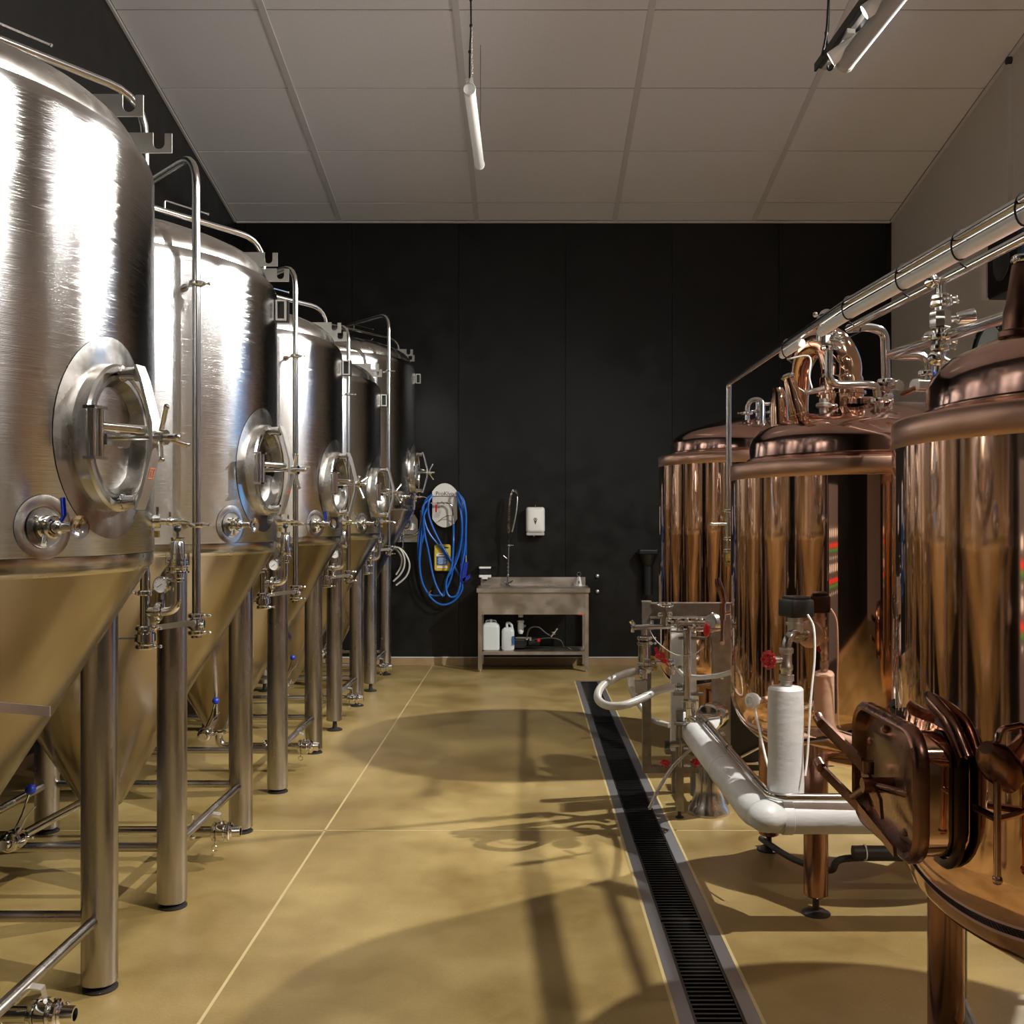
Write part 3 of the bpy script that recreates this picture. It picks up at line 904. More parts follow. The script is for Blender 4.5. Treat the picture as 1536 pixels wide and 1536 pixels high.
# swan neck
nb = P(1262, 610, 4.42)
m = MB(TK2)
m.lathe([(.095, -.06), (.095, .05), (.105, .052), (.105, .064), (.093, .068), (.093, .12), (.090, .13)], (nb.x, nb.y, nb.z), (0, 0, 1), 40)
m.build('neck_collar', 'copper', k2)
pts = [Vector((nb.x, nb.y, nb.z + .06)), Vector((nb.x, nb.y, nb.z + .13)), P(1262, 548, 4.42), P(1250, 520, 4.45), P(1232, 512, 4.50), P(1215, 522, 4.58), P(1204, 545, 4.66), P(1200, 575, 4.72), P(1198, 605, 4.76), P(1198, 660, 4.78)]
cp = catmull(pts, 6)
n = len(cp)
MB(TK2).sweep(cp, .05, 28, rr=[.086 + (.046 - .086) * min(1, max(0, (i / n - .25) / .45)) for i in range(n)]).build('vapour_pipe', 'copper', k2)
# black ferrules next to the collar
MB(TK2).clamp(P(1235, 608, 4.33), (0, 0, 1), .018).cyl(P(1235, 625, 4.33), P(1235, 598, 4.33), .018, 12).build('dome_port', 'darksteel', k2)
MB(TK2).lathe([(.06, -.01), (.06, .012), (.045, .02), (0, .02)], P(1292, 602, 4.32), (0.0, -.1, 1), 24).build('dome_flange', 'copperdome', k2)

# square hatch on the nearest kettle
hx0, hy0, hz0 = .845, 2.40, .985
def rrect(w_, h_, r, n=6):
    pts = []
    for cx_, cy_, a0 in ((w_ / 2 - r, h_ / 2 - r, 0), (-w_ / 2 + r, h_ / 2 - r, 90), (-w_ / 2 + r, -h_ / 2 + r, 180), (w_ / 2 - r, -h_ / 2 + r, 270)):
        for k in range(n + 1):
            a = R(a0 + 90 * k / n)
            pts.append((cx_ + r * math.cos(a), cy_ + r * math.sin(a)))
    return pts
def loft(mb, loops):
    """loops: list of (x, pts in YZ)"""
    vs = []; fs = []; n = len(loops[0][1])
    for x, pts in loops:
        vs += [(x, hy0 + a, hz0 + b) for a, b in pts]
    for i in range(len(loops) - 1):
        for j in range(n):
            k = (j + 1) % n
            fs.append((i * n + j, i * n + k, (i + 1) * n + k, (i + 1) * n + j))
    return mb.add(vs, fs)
W_, H_ = .405, .285
neck = loft(MB(TK3), [(1.10, rrect(W_, H_, .07)), (.885, rrect(W_, H_, .07))]).build('side_hatch', 'copper', k3, ang=50)
loft(MB(TK3), [(.955, rrect(W_ + .01, H_ + .01, .075)), (.955, rrect(W_ + .05, H_ + .05, .10)), (.944, rrect(W_ + .055, H_ + .055, .10)), (.937, rrect(W_ + .045, H_ + .045, .10)), (.937, rrect(W_ + .01, H_ + .01, .075))]).build('hatch_flange', 'copperblack', neck, ang=50)
loft(MB(TK3), [(.885, rrect(W_, H_, .07)), (.882, rrect(W_ + .02, H_ + .02, .08)), (.874, rrect(W_ + .03, H_ + .03, .085)), (.858, rrect(W_ + .03, H_ + .03, .085)), (.850, rrect(W_ + .018, H_ + .018, .08)), (.847, rrect(W_ + .005, H_ + .005, .07)), (.852, rrect(W_ - .012, H_ - .012, .065)), (.880, rrect(W_ - .03, H_ - .03, .06))]).build('door_frame', 'copperdark', neck, ang=40)
dm = MB(TK3)
vs = [(.880, hy0 + a, hz0 + b) for a, b in rrect(W_ - .03, H_ - .03, .06)]
vs2 = [(.868, hy0 + a, hz0 + b) for a, b in rrect(W_ - .10, H_ - .10, .04)]
n_ = len(vs)
dm.add(vs + vs2, [(i, (i + 1) % n_, n_ + (i + 1) % n_, n_ + i) for i in range(n_)] + [tuple(range(n_, 2 * n_))])
dm.build('hatch_door', 'hatchdoor', neck, ang=50)
# clamp levers
m = MB(TK3)
def bar(a, b, wd, th):
    a = Vector(a); b = Vector(b)
    m.strip([a, b], (0, .25, 1) if abs((b - a).normalized().z) < .8 else (0, 1, 0), wd, (1, 0, 0), th)
c0 = Vector((.825, hy0 - .03, hz0 - .01))
bar((.775, hy0 + .235, hz0 + .085), c0 + Vector((-.01, .05, .035)), .036, .008)
bar(c0 + Vector((-.01, .06, .03)), c0 + Vector((-.005, -.06, -.08 + .04)), .045, .008)
bar((.775, hy0 + .235, hz0 - .035), c0 + Vector((-.01, .08, -.075)), .028, .008)
bar(c0 + Vector((-.01, .08, -.075)), c0 + Vector((0, -.13, -.115)), .022, .008)
m.cyl((.775, hy0 + .225, hz0 + .083), (.775, hy0 + .26, hz0 + .095), .014, 12)
m.cyl((.775, hy0 + .225, hz0 - .033), (.775, hy0 + .26, hz0 - .024), .014, 12)
m.build('clamp_levers', 'copperdark', neck)
m = MB(TK3)
m.cyl(c0 + Vector((.05, 0, 0)), c0 + Vector((-.03, 0, 0)), .018, 14)
m.cyl(c0 + Vector((-.02, -.01, .0)), c0 + Vector((-.02, .10, -.055)), .008, 10)
m.cyl(c0 + Vector((-.005, .0, .0)), c0 + Vector((.085, -.13, .0)), .010, 10)
m.sphere(c0 + Vector((.085, -.13, 0)), .02, 12)
m.cyl(c0 + Vector((-.005, .03, .02)), c0 + Vector((-.005, .03, .05)), .014, 10)
m.build('clamp_screw', 'copperdark', neck)
m = MB(TK3)
for (yy, zz) in ((.13, .06), (.03, .11), (.13, -.05), (-.10, -.10)):
    m.sphere((.872, hy0 + yy, hz0 + zz), .010, 10)
m.build('door_bolts', 'copperdark', neck)
# hinge strap over the neck
m = MB(TK3)
m.curve([(1.0, hy0 + .02, hz0 + .21), (.94, hy0 - .08, hz0 + .205), (.94, hy0 - .18, hz0 + .17), (.955, hy0 - .225, hz0 + .10)], .018, 10)
m.build('hinge_strap', 'copperdark', neck)
# copper level tube and bracket
m = MB(TK3)
def k3s(deg, off=0.):
    a = R(deg)
    return KX - (.65 + off) * math.cos(a), 2.42 - (.65 + off) * math.sin(a)
x, y = k3s(30.5, .05); x2, y2 = k3s(30.5, -.01)
m.pipe([(x2, y2, 1.17), (x, y, 1.17), (x, y, .86)], .0075, .03, 10)
m.cyl((x2, y2, .985), (x, y, .985), .007, 8); m.sphere((x, y, .86), .011, 8)
xa, ya = k3s(24, .02)
m.cyl((x, y, .985), (xa, ya, .985), .0085, 8)
m.build('level_tube', 'copperdome', k3)
m = MB(TK3)
x3, y3 = k3s(30, .03)
m.lathe([(.03, -.06), (.04, 0), (.034, .05), (.015, .08), (0, .08)], (x3, y3, 1.09), (-.6, -.5, .6), 20)
m.build('outlet_boss', 'copperdark', k3)
m = MB(TK2)
# flange port with elbow, red-wheel valve on the middle kettle (steel) -----------------
pk = Vector((1.13, 3.99, 1.15)); pn = Vector((-.68, -.73, 0)).normalized()
m.lathe([(.055, -.02), (.055, .008), (.04, .012), (0, .012)], pk, pn, 24)
m.build('valve_port', 'copperrim', k2)

# ---- valve assembly with red wheel standing on white pipe
va = thing('steam_valve', 'grey elbow valve with red flower handwheel on top of the white vertical pipe', 'valve', (1.0, 3.85, .97))
Tv = at((1.0, 3.85, .97))
q = Vector((1.0, 3.85, 0))
m = MB(Tv)
m.pipe([pk + pn * .02, (q.x + .02, q.y + .01, 1.165), (q.x, q.y, 1.13), (q.x, q.y, 1.075)], .019, .035, 16)
m.lathe([(.024, -.01), (.024, .01)], pk + pn * .05, pn, 16, cap=True)
m.lathe([(.026, -.012), (.026, .012)], pk + pn * .10, pn, 8, cap=True)
m.build('elbow', 'steel', va)
m = MB(Tv)
m.lathe([(.0, .97), (.024, .97), (.024, .985), (.030, .987), (.030, 1.01), (.022, 1.012), (.022, 1.025), (.026, 1.03), (.026, 1.045), (.022, 1.05), (.022, 1.09), (.028, 1.095), (.028, 1.11), (.02, 1.115), (0, 1.115)], (q.x, q.y, 0), (0, 0, 1), 12)
m.cyl((q.x, q.y, 1.068), (q.x - .045, q.y, 1.068), .014, 12); m.cyl((q.x, q.y, 1.068), (q.x - .075, q.y - .015, 1.068), .006, 10)
m.build('valve_body', 'plate', va)
m = MB(Tv)
c = Vector((q.x - .072, q.y - .014, 1.068)); axw = Vector((-1, -.75, 0)).normalized()
m.torus(c, axw, .027, .006, 32, 8)
X, Y, Z = frame(axw)
for k in range(8):
    a = k * PI / 4
    m.sphere(c + X * (.030 * math.cos(a)) + Y * (.030 * math.sin(a)), .008, 8)
for k in range(4):
    a = k * PI / 4 + PI / 8
    d = X * math.cos(a) + Y * math.sin(a)
    m.cyl(c - d * .026, c + d * .026, .0045, 8)
m.lathe([(0, -.006), (.010, -.006), (.010, .008), (0, .010)], c, axw, 12)
m.build('red_handwheel', 'red', va)
m = MB(Tv)
m.box((1.055, 3.915, 1.262), (.105, .10, .07), R(20), b=.008); m.box((1.055, 3.915, 1.302), (.08, .08, .012), R(20), b=.004)
m.build('actuator', 'black', va)
m = MB(Tv)
m.cyl((1.05, 3.91, 1.165), (1.05, 3.91, 1.23), .030, 20); m.cyl((1.05, 3.91, 1.195), (1.05, 3.91, 1.205), .036, 20)
m.build('actuator_neck', 'plate', va)
m = MB(Tv)
m.curve([(1.085, 3.86, 1.24), (1.10, 3.83, 1.19), (1.10, 3.82, 1.08), (1.085, 3.81, .95), (1.075, 3.80, .85), (1.065, 3.79, .72), (1.05, 3.77, .64)], .0042, 8, 8)
m.build('white_cable', 'white', va)

# ---- white insulated pipe run
wp = thing('insulated_pipe', 'thick white insulated pipe running back beside the drain and turning right', 'pipe', (.887, 3.8, .48))
Tw = at((.887, 3.8, .48))
MB(Tw).pipe([(.885, 5.52, .48), (.887, 3.8, .48), (2.6, 3.8, .48)], .066, .12, 28).build('run', 'pipewhite', wp)
MB(Tw).lathe([(0, 0), (.055, 0), (.066, -.012), (.067, -.05)], (.885, 5.55, .48), (0, 1, 0), 28).build('end_cap', 'white', wp)
m = MB(Tw)
m.lathe([(.066, .50), (.068, .52), (.070, .60), (.066, .72), (.069, .80), (.067, .93), (.067, .955), (.060, .963), (0, .968)], (.997, 3.85, 0), (0, 0, 1), 32)
m.build('riser', 'pipewhite', wp)
m = MB(Tw)
m.sphere((.905, 3.765, .49), .066, 20, (1.15, 1.0, .92))
for (p_, a_) in (((.985, 3.8, .48), (1, 0, 0)), ((.887, 4.5, .48), (0, 1, 0)), ((1.5, 3.8, .48), (1, 0, 0))):
    m.lathe([(.0665, -.02), (.069, -.018), (.069, .018), (.0665, .02)], p_, a_, 28)
m.build('elbow_cover', 'pipewhite', wp)
m = MB(Tw)
m.plate([(-.02, -.022), (.02, -.022), (.02, .022), (-.02, .022)], .002, (.85, 4.25, .537), (0, 1, 0), (-.82, 0, .55))
m.plate([(-.012, -.01), (.012, -.01), (.012, .01), (-.012, .01)], .002, (.848, 4.17, .535), (0, 1, 0), (-.82, 0, .55))
m.build('paper_label', 'white', wp)
cpp = thing('condensate_pipe', 'thin bright steel pipe lying along the top of the white insulated pipe', 'pipe', (.90, 3.75, .57))
MB(at((.90, 3.75, .57))).pipe([(.925, 5.35, .55), (.925, 5.3, .567), (.915, 3.75, .567), (2.4, 3.72, .567)], .0145, .06, 14).build('tube', 'tubing', cpp)
m = MB(at((.90, 3.75, .57)))
for yy in (5.1, 4.55, 4.0):
    m.lathe([(.0145, -.006), (.018, -.006), (.018, .006), (.0145, .006)], (.918, yy, .567), (0, 1, 0), 14)
m.build('sleeve', 'chrome', cpp)
# thermostat knob on kettle 2 with cable
m = MB(TK2)
a = Vector((.985, 4.20, .85)); d = Vector((-.8, -.55, .05)).normalized()
m.lathe([(.012, -.06), (.012, 0), (.030, .004), (.032, .012), (.032, .030), (.026, .034), (.018, .036), (.012, .03), (0, .03)], a + d * .035, d, 24)
m.build('temperature_probe', 'spotwhite', k2)
m = MB(TK2)
m.curve([a + d * .04 + Vector((0, 0, -.03)), a + Vector((-.02, -.06, -.12)), a + Vector((.0, -.12, -.25)), a + Vector((.02, -.2, -.33))], .005, 8)
m.build('probe_cable', 'white', k2)

# ================================================================= OVERHEAD PIPES
op = thing('overhead_pipe', 'long steel pipe running over the kettles and dropping beside the far one', 'pipe', (1.17, 5.8, 1.4))
To = at((1.17, 5.8, 1.4))
A = Vector((1.172, 5.8, 2.40)); Bq = Vector((1.40, .9, 2.40))
Am = Vector((1.172, 3.65, 2.40)); Bq = Vector((1.325, 1.0, 2.40))
def along(Y):
    return A + (Am - A) * ((A.y - Y) / (A.y - Am.y)) if Y > Am.y else Am + (Bq - Am) * ((Am.y - Y) / (Am.y - Bq.y))
MB(To).pipe([(1.172, 5.8, 1.36), A, Am, Bq], .0155, .03, 14).build('run', 'tubing', op)
m = MB(To)
m.clamp((1.172, 5.8, 1.66), (0, 0, 1), .018); m.cyl((1.172, 5.8, 1.36), (1.172, 5.8, 1.62), .0215, 14); m.clamp((1.172, 5.8, 1.50), (0, 0, 1), .019); m.clamp((1.172, 5.8, 1.43), (0, 0, 1), .019)
m.build('drop_fittings', 'chrome', op)
MB(To).cyl((1.172, 5.8, 1.585), (1.06, 5.76, 1.585), .010, 10).build('stub', 'steel', op)
MB(To).cyl((1.172, 5.78, 1.34), (1.172, 5.78, 1.36), .022, 14).cyl((1.16, 5.78, 1.39), (1.19, 5.76, 1.39), .024, 12).build('brass_ring', 'brass', op)
# conduit strapped under it
cd = thing('strapped_conduit', 'pale plastic conduit strapped under the upper overhead pipe with black ties', 'conduit', along(3))
Tc = at(along(3))
dn = Vector((.012, 0, -.038))
MB(Tc).pipe([along(4.02) + dn, along(3.65) + dn, along(1.0) + dn], .0195, .2, 18).build('tube', 'white', cd)
MB(Tc).cyl(along(4.62) + dn * .85, along(4.30) + dn * .85, .017, 16).build('short_tube', 'white', cd)
for yy in (4.52, 3.66, 3.20, 2.83, 2.50, 2.05):
    m = MB(Tc)
    c = along(yy) + dn * .5
    m.sweep([c + Vector((.024 * math.cos(t_ * PI / 10), 0, .042 * math.sin(t_ * PI / 10))) for t_ in range(21)], .003, 6, caps=False)
    m.cyl(c + Vector((.0, 0, -.05)), c + Vector((.02, 0, -.064)), .003, 6)
    m.build('cable_tie', 'black', cd)
cb = thing('sensor_cable', 'thin grey cable hanging from the strapped conduit to the sight nozzle', 'cable', along(4.5))
MB(at(along(4.5))).curve([along(4.5) + Vector((0, 0, -.07)), P(1214, 535, 4.45), P(1214, 565, 4.40), P(1219, 585, 4.34)], .004, 8).build('cable', 'hosegrey', cb)

def valve_stack(T, p, up=(0, 0, 1), act=(1, 0, 0), scale=1., parent=None, name='valve', h=.16):
    """sanitary valve with a side actuator"""
    p = Vector(p); u = Vector(up).normalized(); a = Vector(act).normalized(); s_ = scale
    m = MB(T)
    m.cyl(p - u * h / 2, p + u * h / 2, .018 * s_, 14)
    m.lathe([(.018, -.03), (.032, -.03), (.036, -.02), (.036, .02), (.032, .03), (.018, .03)], p, u, 8)
    m.clamp(p + u * h / 2, u, .019 * s_, a); m.clamp(p - u * h / 2, u, .019 * s_, -a)
    m.cyl(p + a * .03, p + a * .055, .012, 10); m.lathe([(.014, .05), (.020, .055), (.027, .10), (.027, .108), (.02, .113), (0, .113)], p, a, 10)
    return m.build(name, 'chrome', parent)

# branch from pipe 1 to the middle kettle dome
b1 = thing('dome_feed_pipe', 'bright steel branch with a valve dropping from the overhead pipe to the middle dome', 'pipe', P(1243, 560, 4.1))
T = at(P(1243, 560, 4.1))
m = MB(T)
m.pipe([P(1243, 495, 4.1), P(1243, 577, 4.1), P(1300, 577, 4.12), P(1314, 578, 4.14), P(1318, 614, 4.16)], .0165, .05, 14)
m.build('tube', 'tubing', b1)
m = MB(T)
m.sphere(P(1240, 476, 4.12), .034, 16); m.cyl(P(1240, 492, 4.12), P(1228, 486, 4.12), .024, 14)
m.cyl(P(1235, 484, 4.1), P(1224, 472, 4.1), .006, 8); m.sphere(P(1223, 472, 4.1), .011, 10)
m.clamp(P(1243, 500, 4.1), (0, 0, 1), .019); m.cyl(P(1243, 503, 4.1), P(1243, 520, 4.1), .025, 8)
m.clamp(P(1243, 522, 4.1), (0, 0, 1), .019); m.clamp(P(1318, 601, 4.16), (0, 0, 1), .02)
m.cyl(P(1228, 500, 4.08), P(1228, 512, 4.08), .012, 10); m.cyl(P(1238, 523, 4.08), P(1232, 523, 4.08), .008, 10)
m.cyl(P(1318, 601, 4.16), P(1318, 622, 4.18), .02, 14)
m.build('valve_cluster', 'chrome', b1)
m = MB(T)
m.strip([P(1262, 510, 4.0), P(1276, 505, 4.0), P(1290, 498, 4.0), P(1292, 490, 4.0)], (0, 1, 0), .02, (0, 0, 1), .005)
m.cyl(P(1248, 508, 4.08), P(1264, 510, 4.02), .014, 10)
m.build('lever', 'chrome', b1)

# pipe 2
p2 = thing('second_overhead_pipe', 'second overhead steel pipe, just below the strapped conduit, ending above the middle kettle', 'pipe', P(1330, 560, 4.26))
T = at(P(1330, 560, 4.26))
E2 = Vector((1.495, 1.0, 2.40))
m = MB(T)
m.pipe([P(1273, 493, 4.15), P(1300, 490, 4.20), P(1327, 497, 4.22), P(1329, 585, 4.26), P(1333, 612, 4.3)], .019, .04, 14)
s2 = P(1273, 493, 4.15)
m.cyl(s2, E2, .016, 14)
m.build('run', 'tubing', p2)
m = MB(T)
m.clamp(P(1328, 572, 4.25), (0, 0, 1), .02)
m.cyl(P(1328, 575, 4.25), P(1330, 592, 4.27), .027, 8)
m.cyl(P(1335, 580, 4.22), P(1350, 578, 4.16), .014, 12, .022)
m.sphere(P(1332, 596, 4.25), .022, 12); m.cyl(P(1332, 596, 4.25), P(1322, 602, 4.2), .012, 10)
m.build('dome_valve', 'chrome', p2)
# hanging valve group
tt = (s2.y - 3.33) / (s2.y - E2.y)
v0 = s2 + (E2 - s2) * tt
m = MB(T)
m.cyl(v0, v0 + Vector((0, 0, -.09)), .016, 14)
m.sphere(v0 + Vector((-.03, 0, .0)), .024, 12)
m.clamp(v0 + Vector((0, 0, -.055)), (0, 0, 1), .018)
m.build('drop_stub', 'chrome', p2)
o = valve_stack(T, v0 + Vector((0, 0, -.13)), (0, 0, 1), (1, -.1, .1), 1.0, p2, 'hanging_valve', .11)
m = MB(T)
m.cyl(v0 + Vector((0, 0, -.18)), v0 + Vector((0, .02, -.30)), .014, 14)
m.clamp(v0 + Vector((0, .01, -.22)), (0, 0, 1), .017); m.sphere(v0 + Vector((-.01, .01, -.255)), .028, 14)
m.cyl(v0 + Vector((0, .02, -.25)), v0 + Vector((.04, .02, -.27)), .012, 10)
m.build('lower_fitting', 'chrome', p2)
# pipe 3 (lower)
p3 = thing('third_overhead_pipe', 'lowest overhead steel pipe, passing behind the nearest sight nozzle', 'pipe', P(1395, 560, 3.7))
T = at(P(1395, 560, 3.7))
m = MB(T)
a3 = P(1337, 532, 3.98); c3 = P(1500, 478, 2.98)
m.cyl(a3, a3 + (c3 - a3) * 2.2, .019, 14)
m.pipe([a3, P(1345, 534, 3.95), P(1392, 533, 3.92), P(1395, 590, 3.94), P(1395, 640, 3.96)], .017, .045, 14)
m.build('run', 'tubing', p3)
m = MB(T)
m.sphere(P(1395, 508, 3.6), .028, 14); m.clamp(P(1412, 513, 3.55), (0, 0, 1), .018)
m.cyl(P(1412, 508, 3.5), P(1412, 580, 3.5), .015, 14)
m.clamp(P(1390, 560, 3.92), (0, 0, 1), .019)
m.cyl(P(1380, 578, 3.88), P(1392, 576, 3.9), .020, 12); m.cyl(P(1372, 578, 3.86), P(1384, 578, 3.88), .026, 10)
m.build('pipe_fittings', 'chrome', p3)
m = MB(T)
m.cyl(P(1374, 582, 3.86), P(1352, 592, 3.9), .011, 12)
m.build('copper_link', 'copperdark', p3)
bt = thing('blue_air_hose', 'short blue hose with black sleeve hanging beneath the middle valve group', 'hose', P(1404, 550, 3.45))
T = at(P(1404, 550, 3.45))
MB(T).cyl(P(1403, 538, 3.45), P(1402, 580, 3.45), .008, 12).build('blue_tube', 'bluetube', bt)
MB(T).lathe([(.008, 0), (.014, .01), (.016, .05), (.014, .07), (.01, .075), (0, .075)], P(1403, 544, 3.45), (0, 0, 1), 14).build('sleeve', 'black', bt)

# pipes on the far dome
fd = thing('far_dome_pipes', 'small bent steel pipes on the dome of the farthest copper kettle', 'pipe', P(1140, 620, 6.6))
T = at(P(1140, 620, 6.6))
m = MB(T)
m.pipe([P(1121, 635, 6.7), P(1121, 601, 6.7), P(1144, 598, 6.6), P(1144, 655, 6.55)], .017, .06, 12)
m.pipe([P(1157, 632, 6.8), P(1157, 606, 6.8), P(1185, 592, 6.2)], .015, .05, 12)
m.cyl(P(1137, 606, 6.8), P(1170, 606, 6.8), .014, 12); m.cyl(P(1137, 632, 6.8), P(1137, 600, 6.8), .018, 12)
m.build('tubes', 'tubing', fd)
m = MB(T)
for q in (P(1121, 620, 6.7), P(1137, 617, 6.8), P(1157, 619, 6.8)):
    m.clamp(q, (0, 0, 1), .022, (-1, 0, 0))
    m.cyl(q, q + Vector((-.05, -.02, 0)), .006, 8)
m.build('clamps', 'chrome', fd)

# ================================================================= PIPE RACK (skid)
rk = thing('pipe_rack', 'steel pipework rack with valves and gauges between drain and far kettle', 'rack', (.84, 5.45, 0))
T = at((.84, 5.45, 0))
m = MB(T)
m.box((.659, 5.5, .69), (.046, .046, .93)); m.build('post', 'darksteel', rk, smooth=False)
MB(T).box((.659, 5.5, 1.159), (.050, .050, .006)).build('post_cap', 'plate', rk, smooth=False)
MB(T).box((.90, 5.52, 1.115), (.44, .04, .075)).box((.90, 5.50, 1.148), (.44, .07, .006)).build('top_beam', 'darksteel', rk, smooth=False)
MB(T).box((.84, 5.5, .238), (.40, .05, .035)).build('bottom_rail', 'darksteel', rk, smooth=False)
MB(T).box((.92, 5.93, .238), (.20, .05, .03)).box((1.03, 5.72, .238), (.04, .40, .03)).build('side_rail', 'darksteel', rk, smooth=False)
for (x, y, b) in ((.825, 5.40, .03), (.955, 5.70, .03), (1.03, 5.93, .03)):
    o = MB(T).box((x, y, .17 if y < 5.5 else .14), (.040, .040, .26 if y < 5.5 else .20)).build('rack_leg', 'darksteel', rk, smooth=False)
    MB(T).lathe([(0, 0), (.022, 0), (.024, .006), (.010, .014), (.008, .05), (0, .05)], (x, y, 0), (0, 0, 1), 16).build('foot', 'foot', o)
MB(T).box((.825, 5.40, .42), (.036, .036, .34)).build('front_upright', 'darksteel', rk, smooth=False)
# header pipe
m = MB(T)
m.cyl(P(950, 941, 5.42), P(1020, 939, 5.42), .0145, 14); m.cyl(P(1015, 935, 5.40), P(1060, 935, 5.40), .014, 14)
m.cyl(P(975, 926, 5.46), P(1080, 926, 5.46), .008, 10); m.cyl(P(978, 931, 5.44), P(978, 944, 5.42), .010, 10)
m.build('header', 'steel', rk)
m = MB(T)
m.clamp(P(949, 941, 5.42), (1, 0, 0), .016); m.cyl(P(946, 931, 5.42), P(951, 938, 5.42), .012, 10)
for px in (1008, 1022, 1034, 1048, 1056):
    m.lathe([(.014, -.010), (.021, -.008), (.021, .008), (.014, .010)], P(px, 936 + (px % 3) * 3, 5.41), (1, 0, 0), 14)
    m.sphere(P(px - 4, 930, 5.40), .012, 8)
m.clamp(P(1040, 943, 5.39), (1, 0, 0), .016); m.cyl(P(1034, 944, 5.38), P(1062, 944, 5.38), .013, 12)
m.cyl(P(1050, 944, 5.38), P(1072, 946, 5.38), .009, 10)
m.cyl(P(1016, 930, 5.38), P(1016, 945, 5.36), .006, 8); m.cyl(P(1006, 948, 5.36), P(1026, 948, 5.36), .010, 12)
m.build('header_fittings', 'chrome', rk)
m = MB(T)
hwc = P(998, 907, 5.42)
m.torus(hwc, (.05, -.1, 1), .040, .0075, 28, 8)
for k in range(3):
    a = k * PI / 3
    d = Vector((math.cos(a), math.sin(a), 0)); m.cyl(hwc - d * .038, hwc + d * .038, .005, 8)
m.cyl(hwc, P(998, 936, 5.42), .009, 10); m.cyl(P(998, 918, 5.42), P(998, 926, 5.42), .020, 12); m.cyl(P(996, 926, 5.42), P(996, 940, 5.42), .016, 12)
m.sphere(P(990, 922, 5.42), .014, 10); m.sphere(P(1005, 921, 5.41), .014, 10)
m.build('handwheel_valve', 'chrome', rk)
# sight glass column
m = MB(T)
m.cyl(P(966, 943, 5.40), P(966, 953, 5.40), .016, 14); m.cyl(P(966, 967, 5.40), P(966, 995, 5.40), .024, 16)
m.clamp(P(966, 957, 5.40), (0, 0, 1), .021); m.clamp(P(966, 965, 5.40), (0, 0, 1), .022); m.clamp(P(966, 996, 5.40), (0, 0, 1), .021)
m.cyl(P(966, 996, 5.40), P(966, 1018, 5.40), .018, 14); m.clamp(P(966, 1006, 5.40), (0, 0, 1), .02)
for sx in (-.028, .028):
    m.cyl(P(966, 958, 5.40) + Vector((sx, 0, 0)), P(966, 1010, 5.40) + Vector((sx, 0, 0)), .004, 8)
m.sphere(P(962, 1012, 5.38), .018, 10); m.cyl(P(966, 1003, 5.38), P(985, 1002, 5.38), .011, 10); m.cyl(P(966, 990, 5.38), P(982, 991, 5.38), .010, 10)
m.build('sight_column', 'steel', rk)
MB(T).box(P(961, 1030, 5.38), (.064, .05, .066), 0, b=.004).build('junction_box', 'plate', rk, smooth=False)
m = MB(T); m.cyl(P(961, 1040, 5.40), P(961, 1052, 5.40), .020, 14); m.clamp(P(961, 1046, 5.40), (0, 0, 1), .018)
m.build('lower_coupling', 'chrome', rk)
MB(T).cyl(P(979, 1002, 5.37), P(985, 1002, 5.37), .017, 12).cyl(P(976, 986, 5.37), P(982, 987, 5.37), .010, 10).build('brass_nut', 'brass', rk)
m = MB(T)
for (px, py) in ((987, 984), (997, 991)):
    q = P(px, py, 5.34)
    m.sphere(q, .017, 10, (1, .6, .9)); m.strip([q, q + Vector((-.012, 0, .045))], (1, 0, .2), .016, (0, 1, 0), .008)
    m.strip([q + Vector((0, 0, -.005)), q + Vector((.02, 0, -.028))], (0, 0, 1), .012, (0, 1, 0), .008)
m.build('red_handles', 'red', rk)
m = MB(T)
m.cyl(P(983, 993, 5.37), P(1008, 993, 5.37), .013, 12); m.sphere(P(1006, 993, 5.36), .022, 12); m.cyl(P(1008, 990, 5.37), P(1008, 1012, 5.37), .016, 12)
m.cyl(P(1012, 1003, 5.35), P(1022, 1000, 5.35), .008, 8); m.clamp(P(1010, 1001, 5.36), (0, 0, 1), .016)
m.build('ball_valves', 'chrome', rk)
# red grip + dial + tall copper thermometer
m = MB(T); m.sphere(P(1060, 945, 5.30), .02, 14, (.95, .8, 1.9)); m.build('red_grip', 'red', rk)
m = MB(T)
m.lathe([(0, 0), (.050, 0), (.052, .006), (.052, .030), (.046, .036), (0, .034)], P(1074, 934, 5.34), (-1, -.45, 0), 28)
m.cyl(P(1066, 921, 5.34), P(1072, 925, 5.34), .014, 10)
m.build('drum_dial', 'steel', rk)
m = MB(T)
m.cyl(P(1084, 906, 5.2), P(1083, 962, 5.2), .011, 12, .0075); m.cyl(P(1084, 905, 5.2), P(1084, 930, 5.2), .016, 12)
m.cyl(P(1083, 921, 5.2), P(1097, 919, 5.2), .009, 10); m.cyl(P(1083, 944, 5.2), P(1066, 944, 5.25), .008, 10)
m.build('thermometer', 'copperdome', rk)
m = MB(T)
m.sweep([P(1086, 905, 5.2), P(1082, 888, 5.2), P(1077, 872, 5.2), P(1076, 867, 5.2)], .016, 12, rr=[.012, .019, .018, .012])
m.build('dark_grip', 'copperdark', rk)
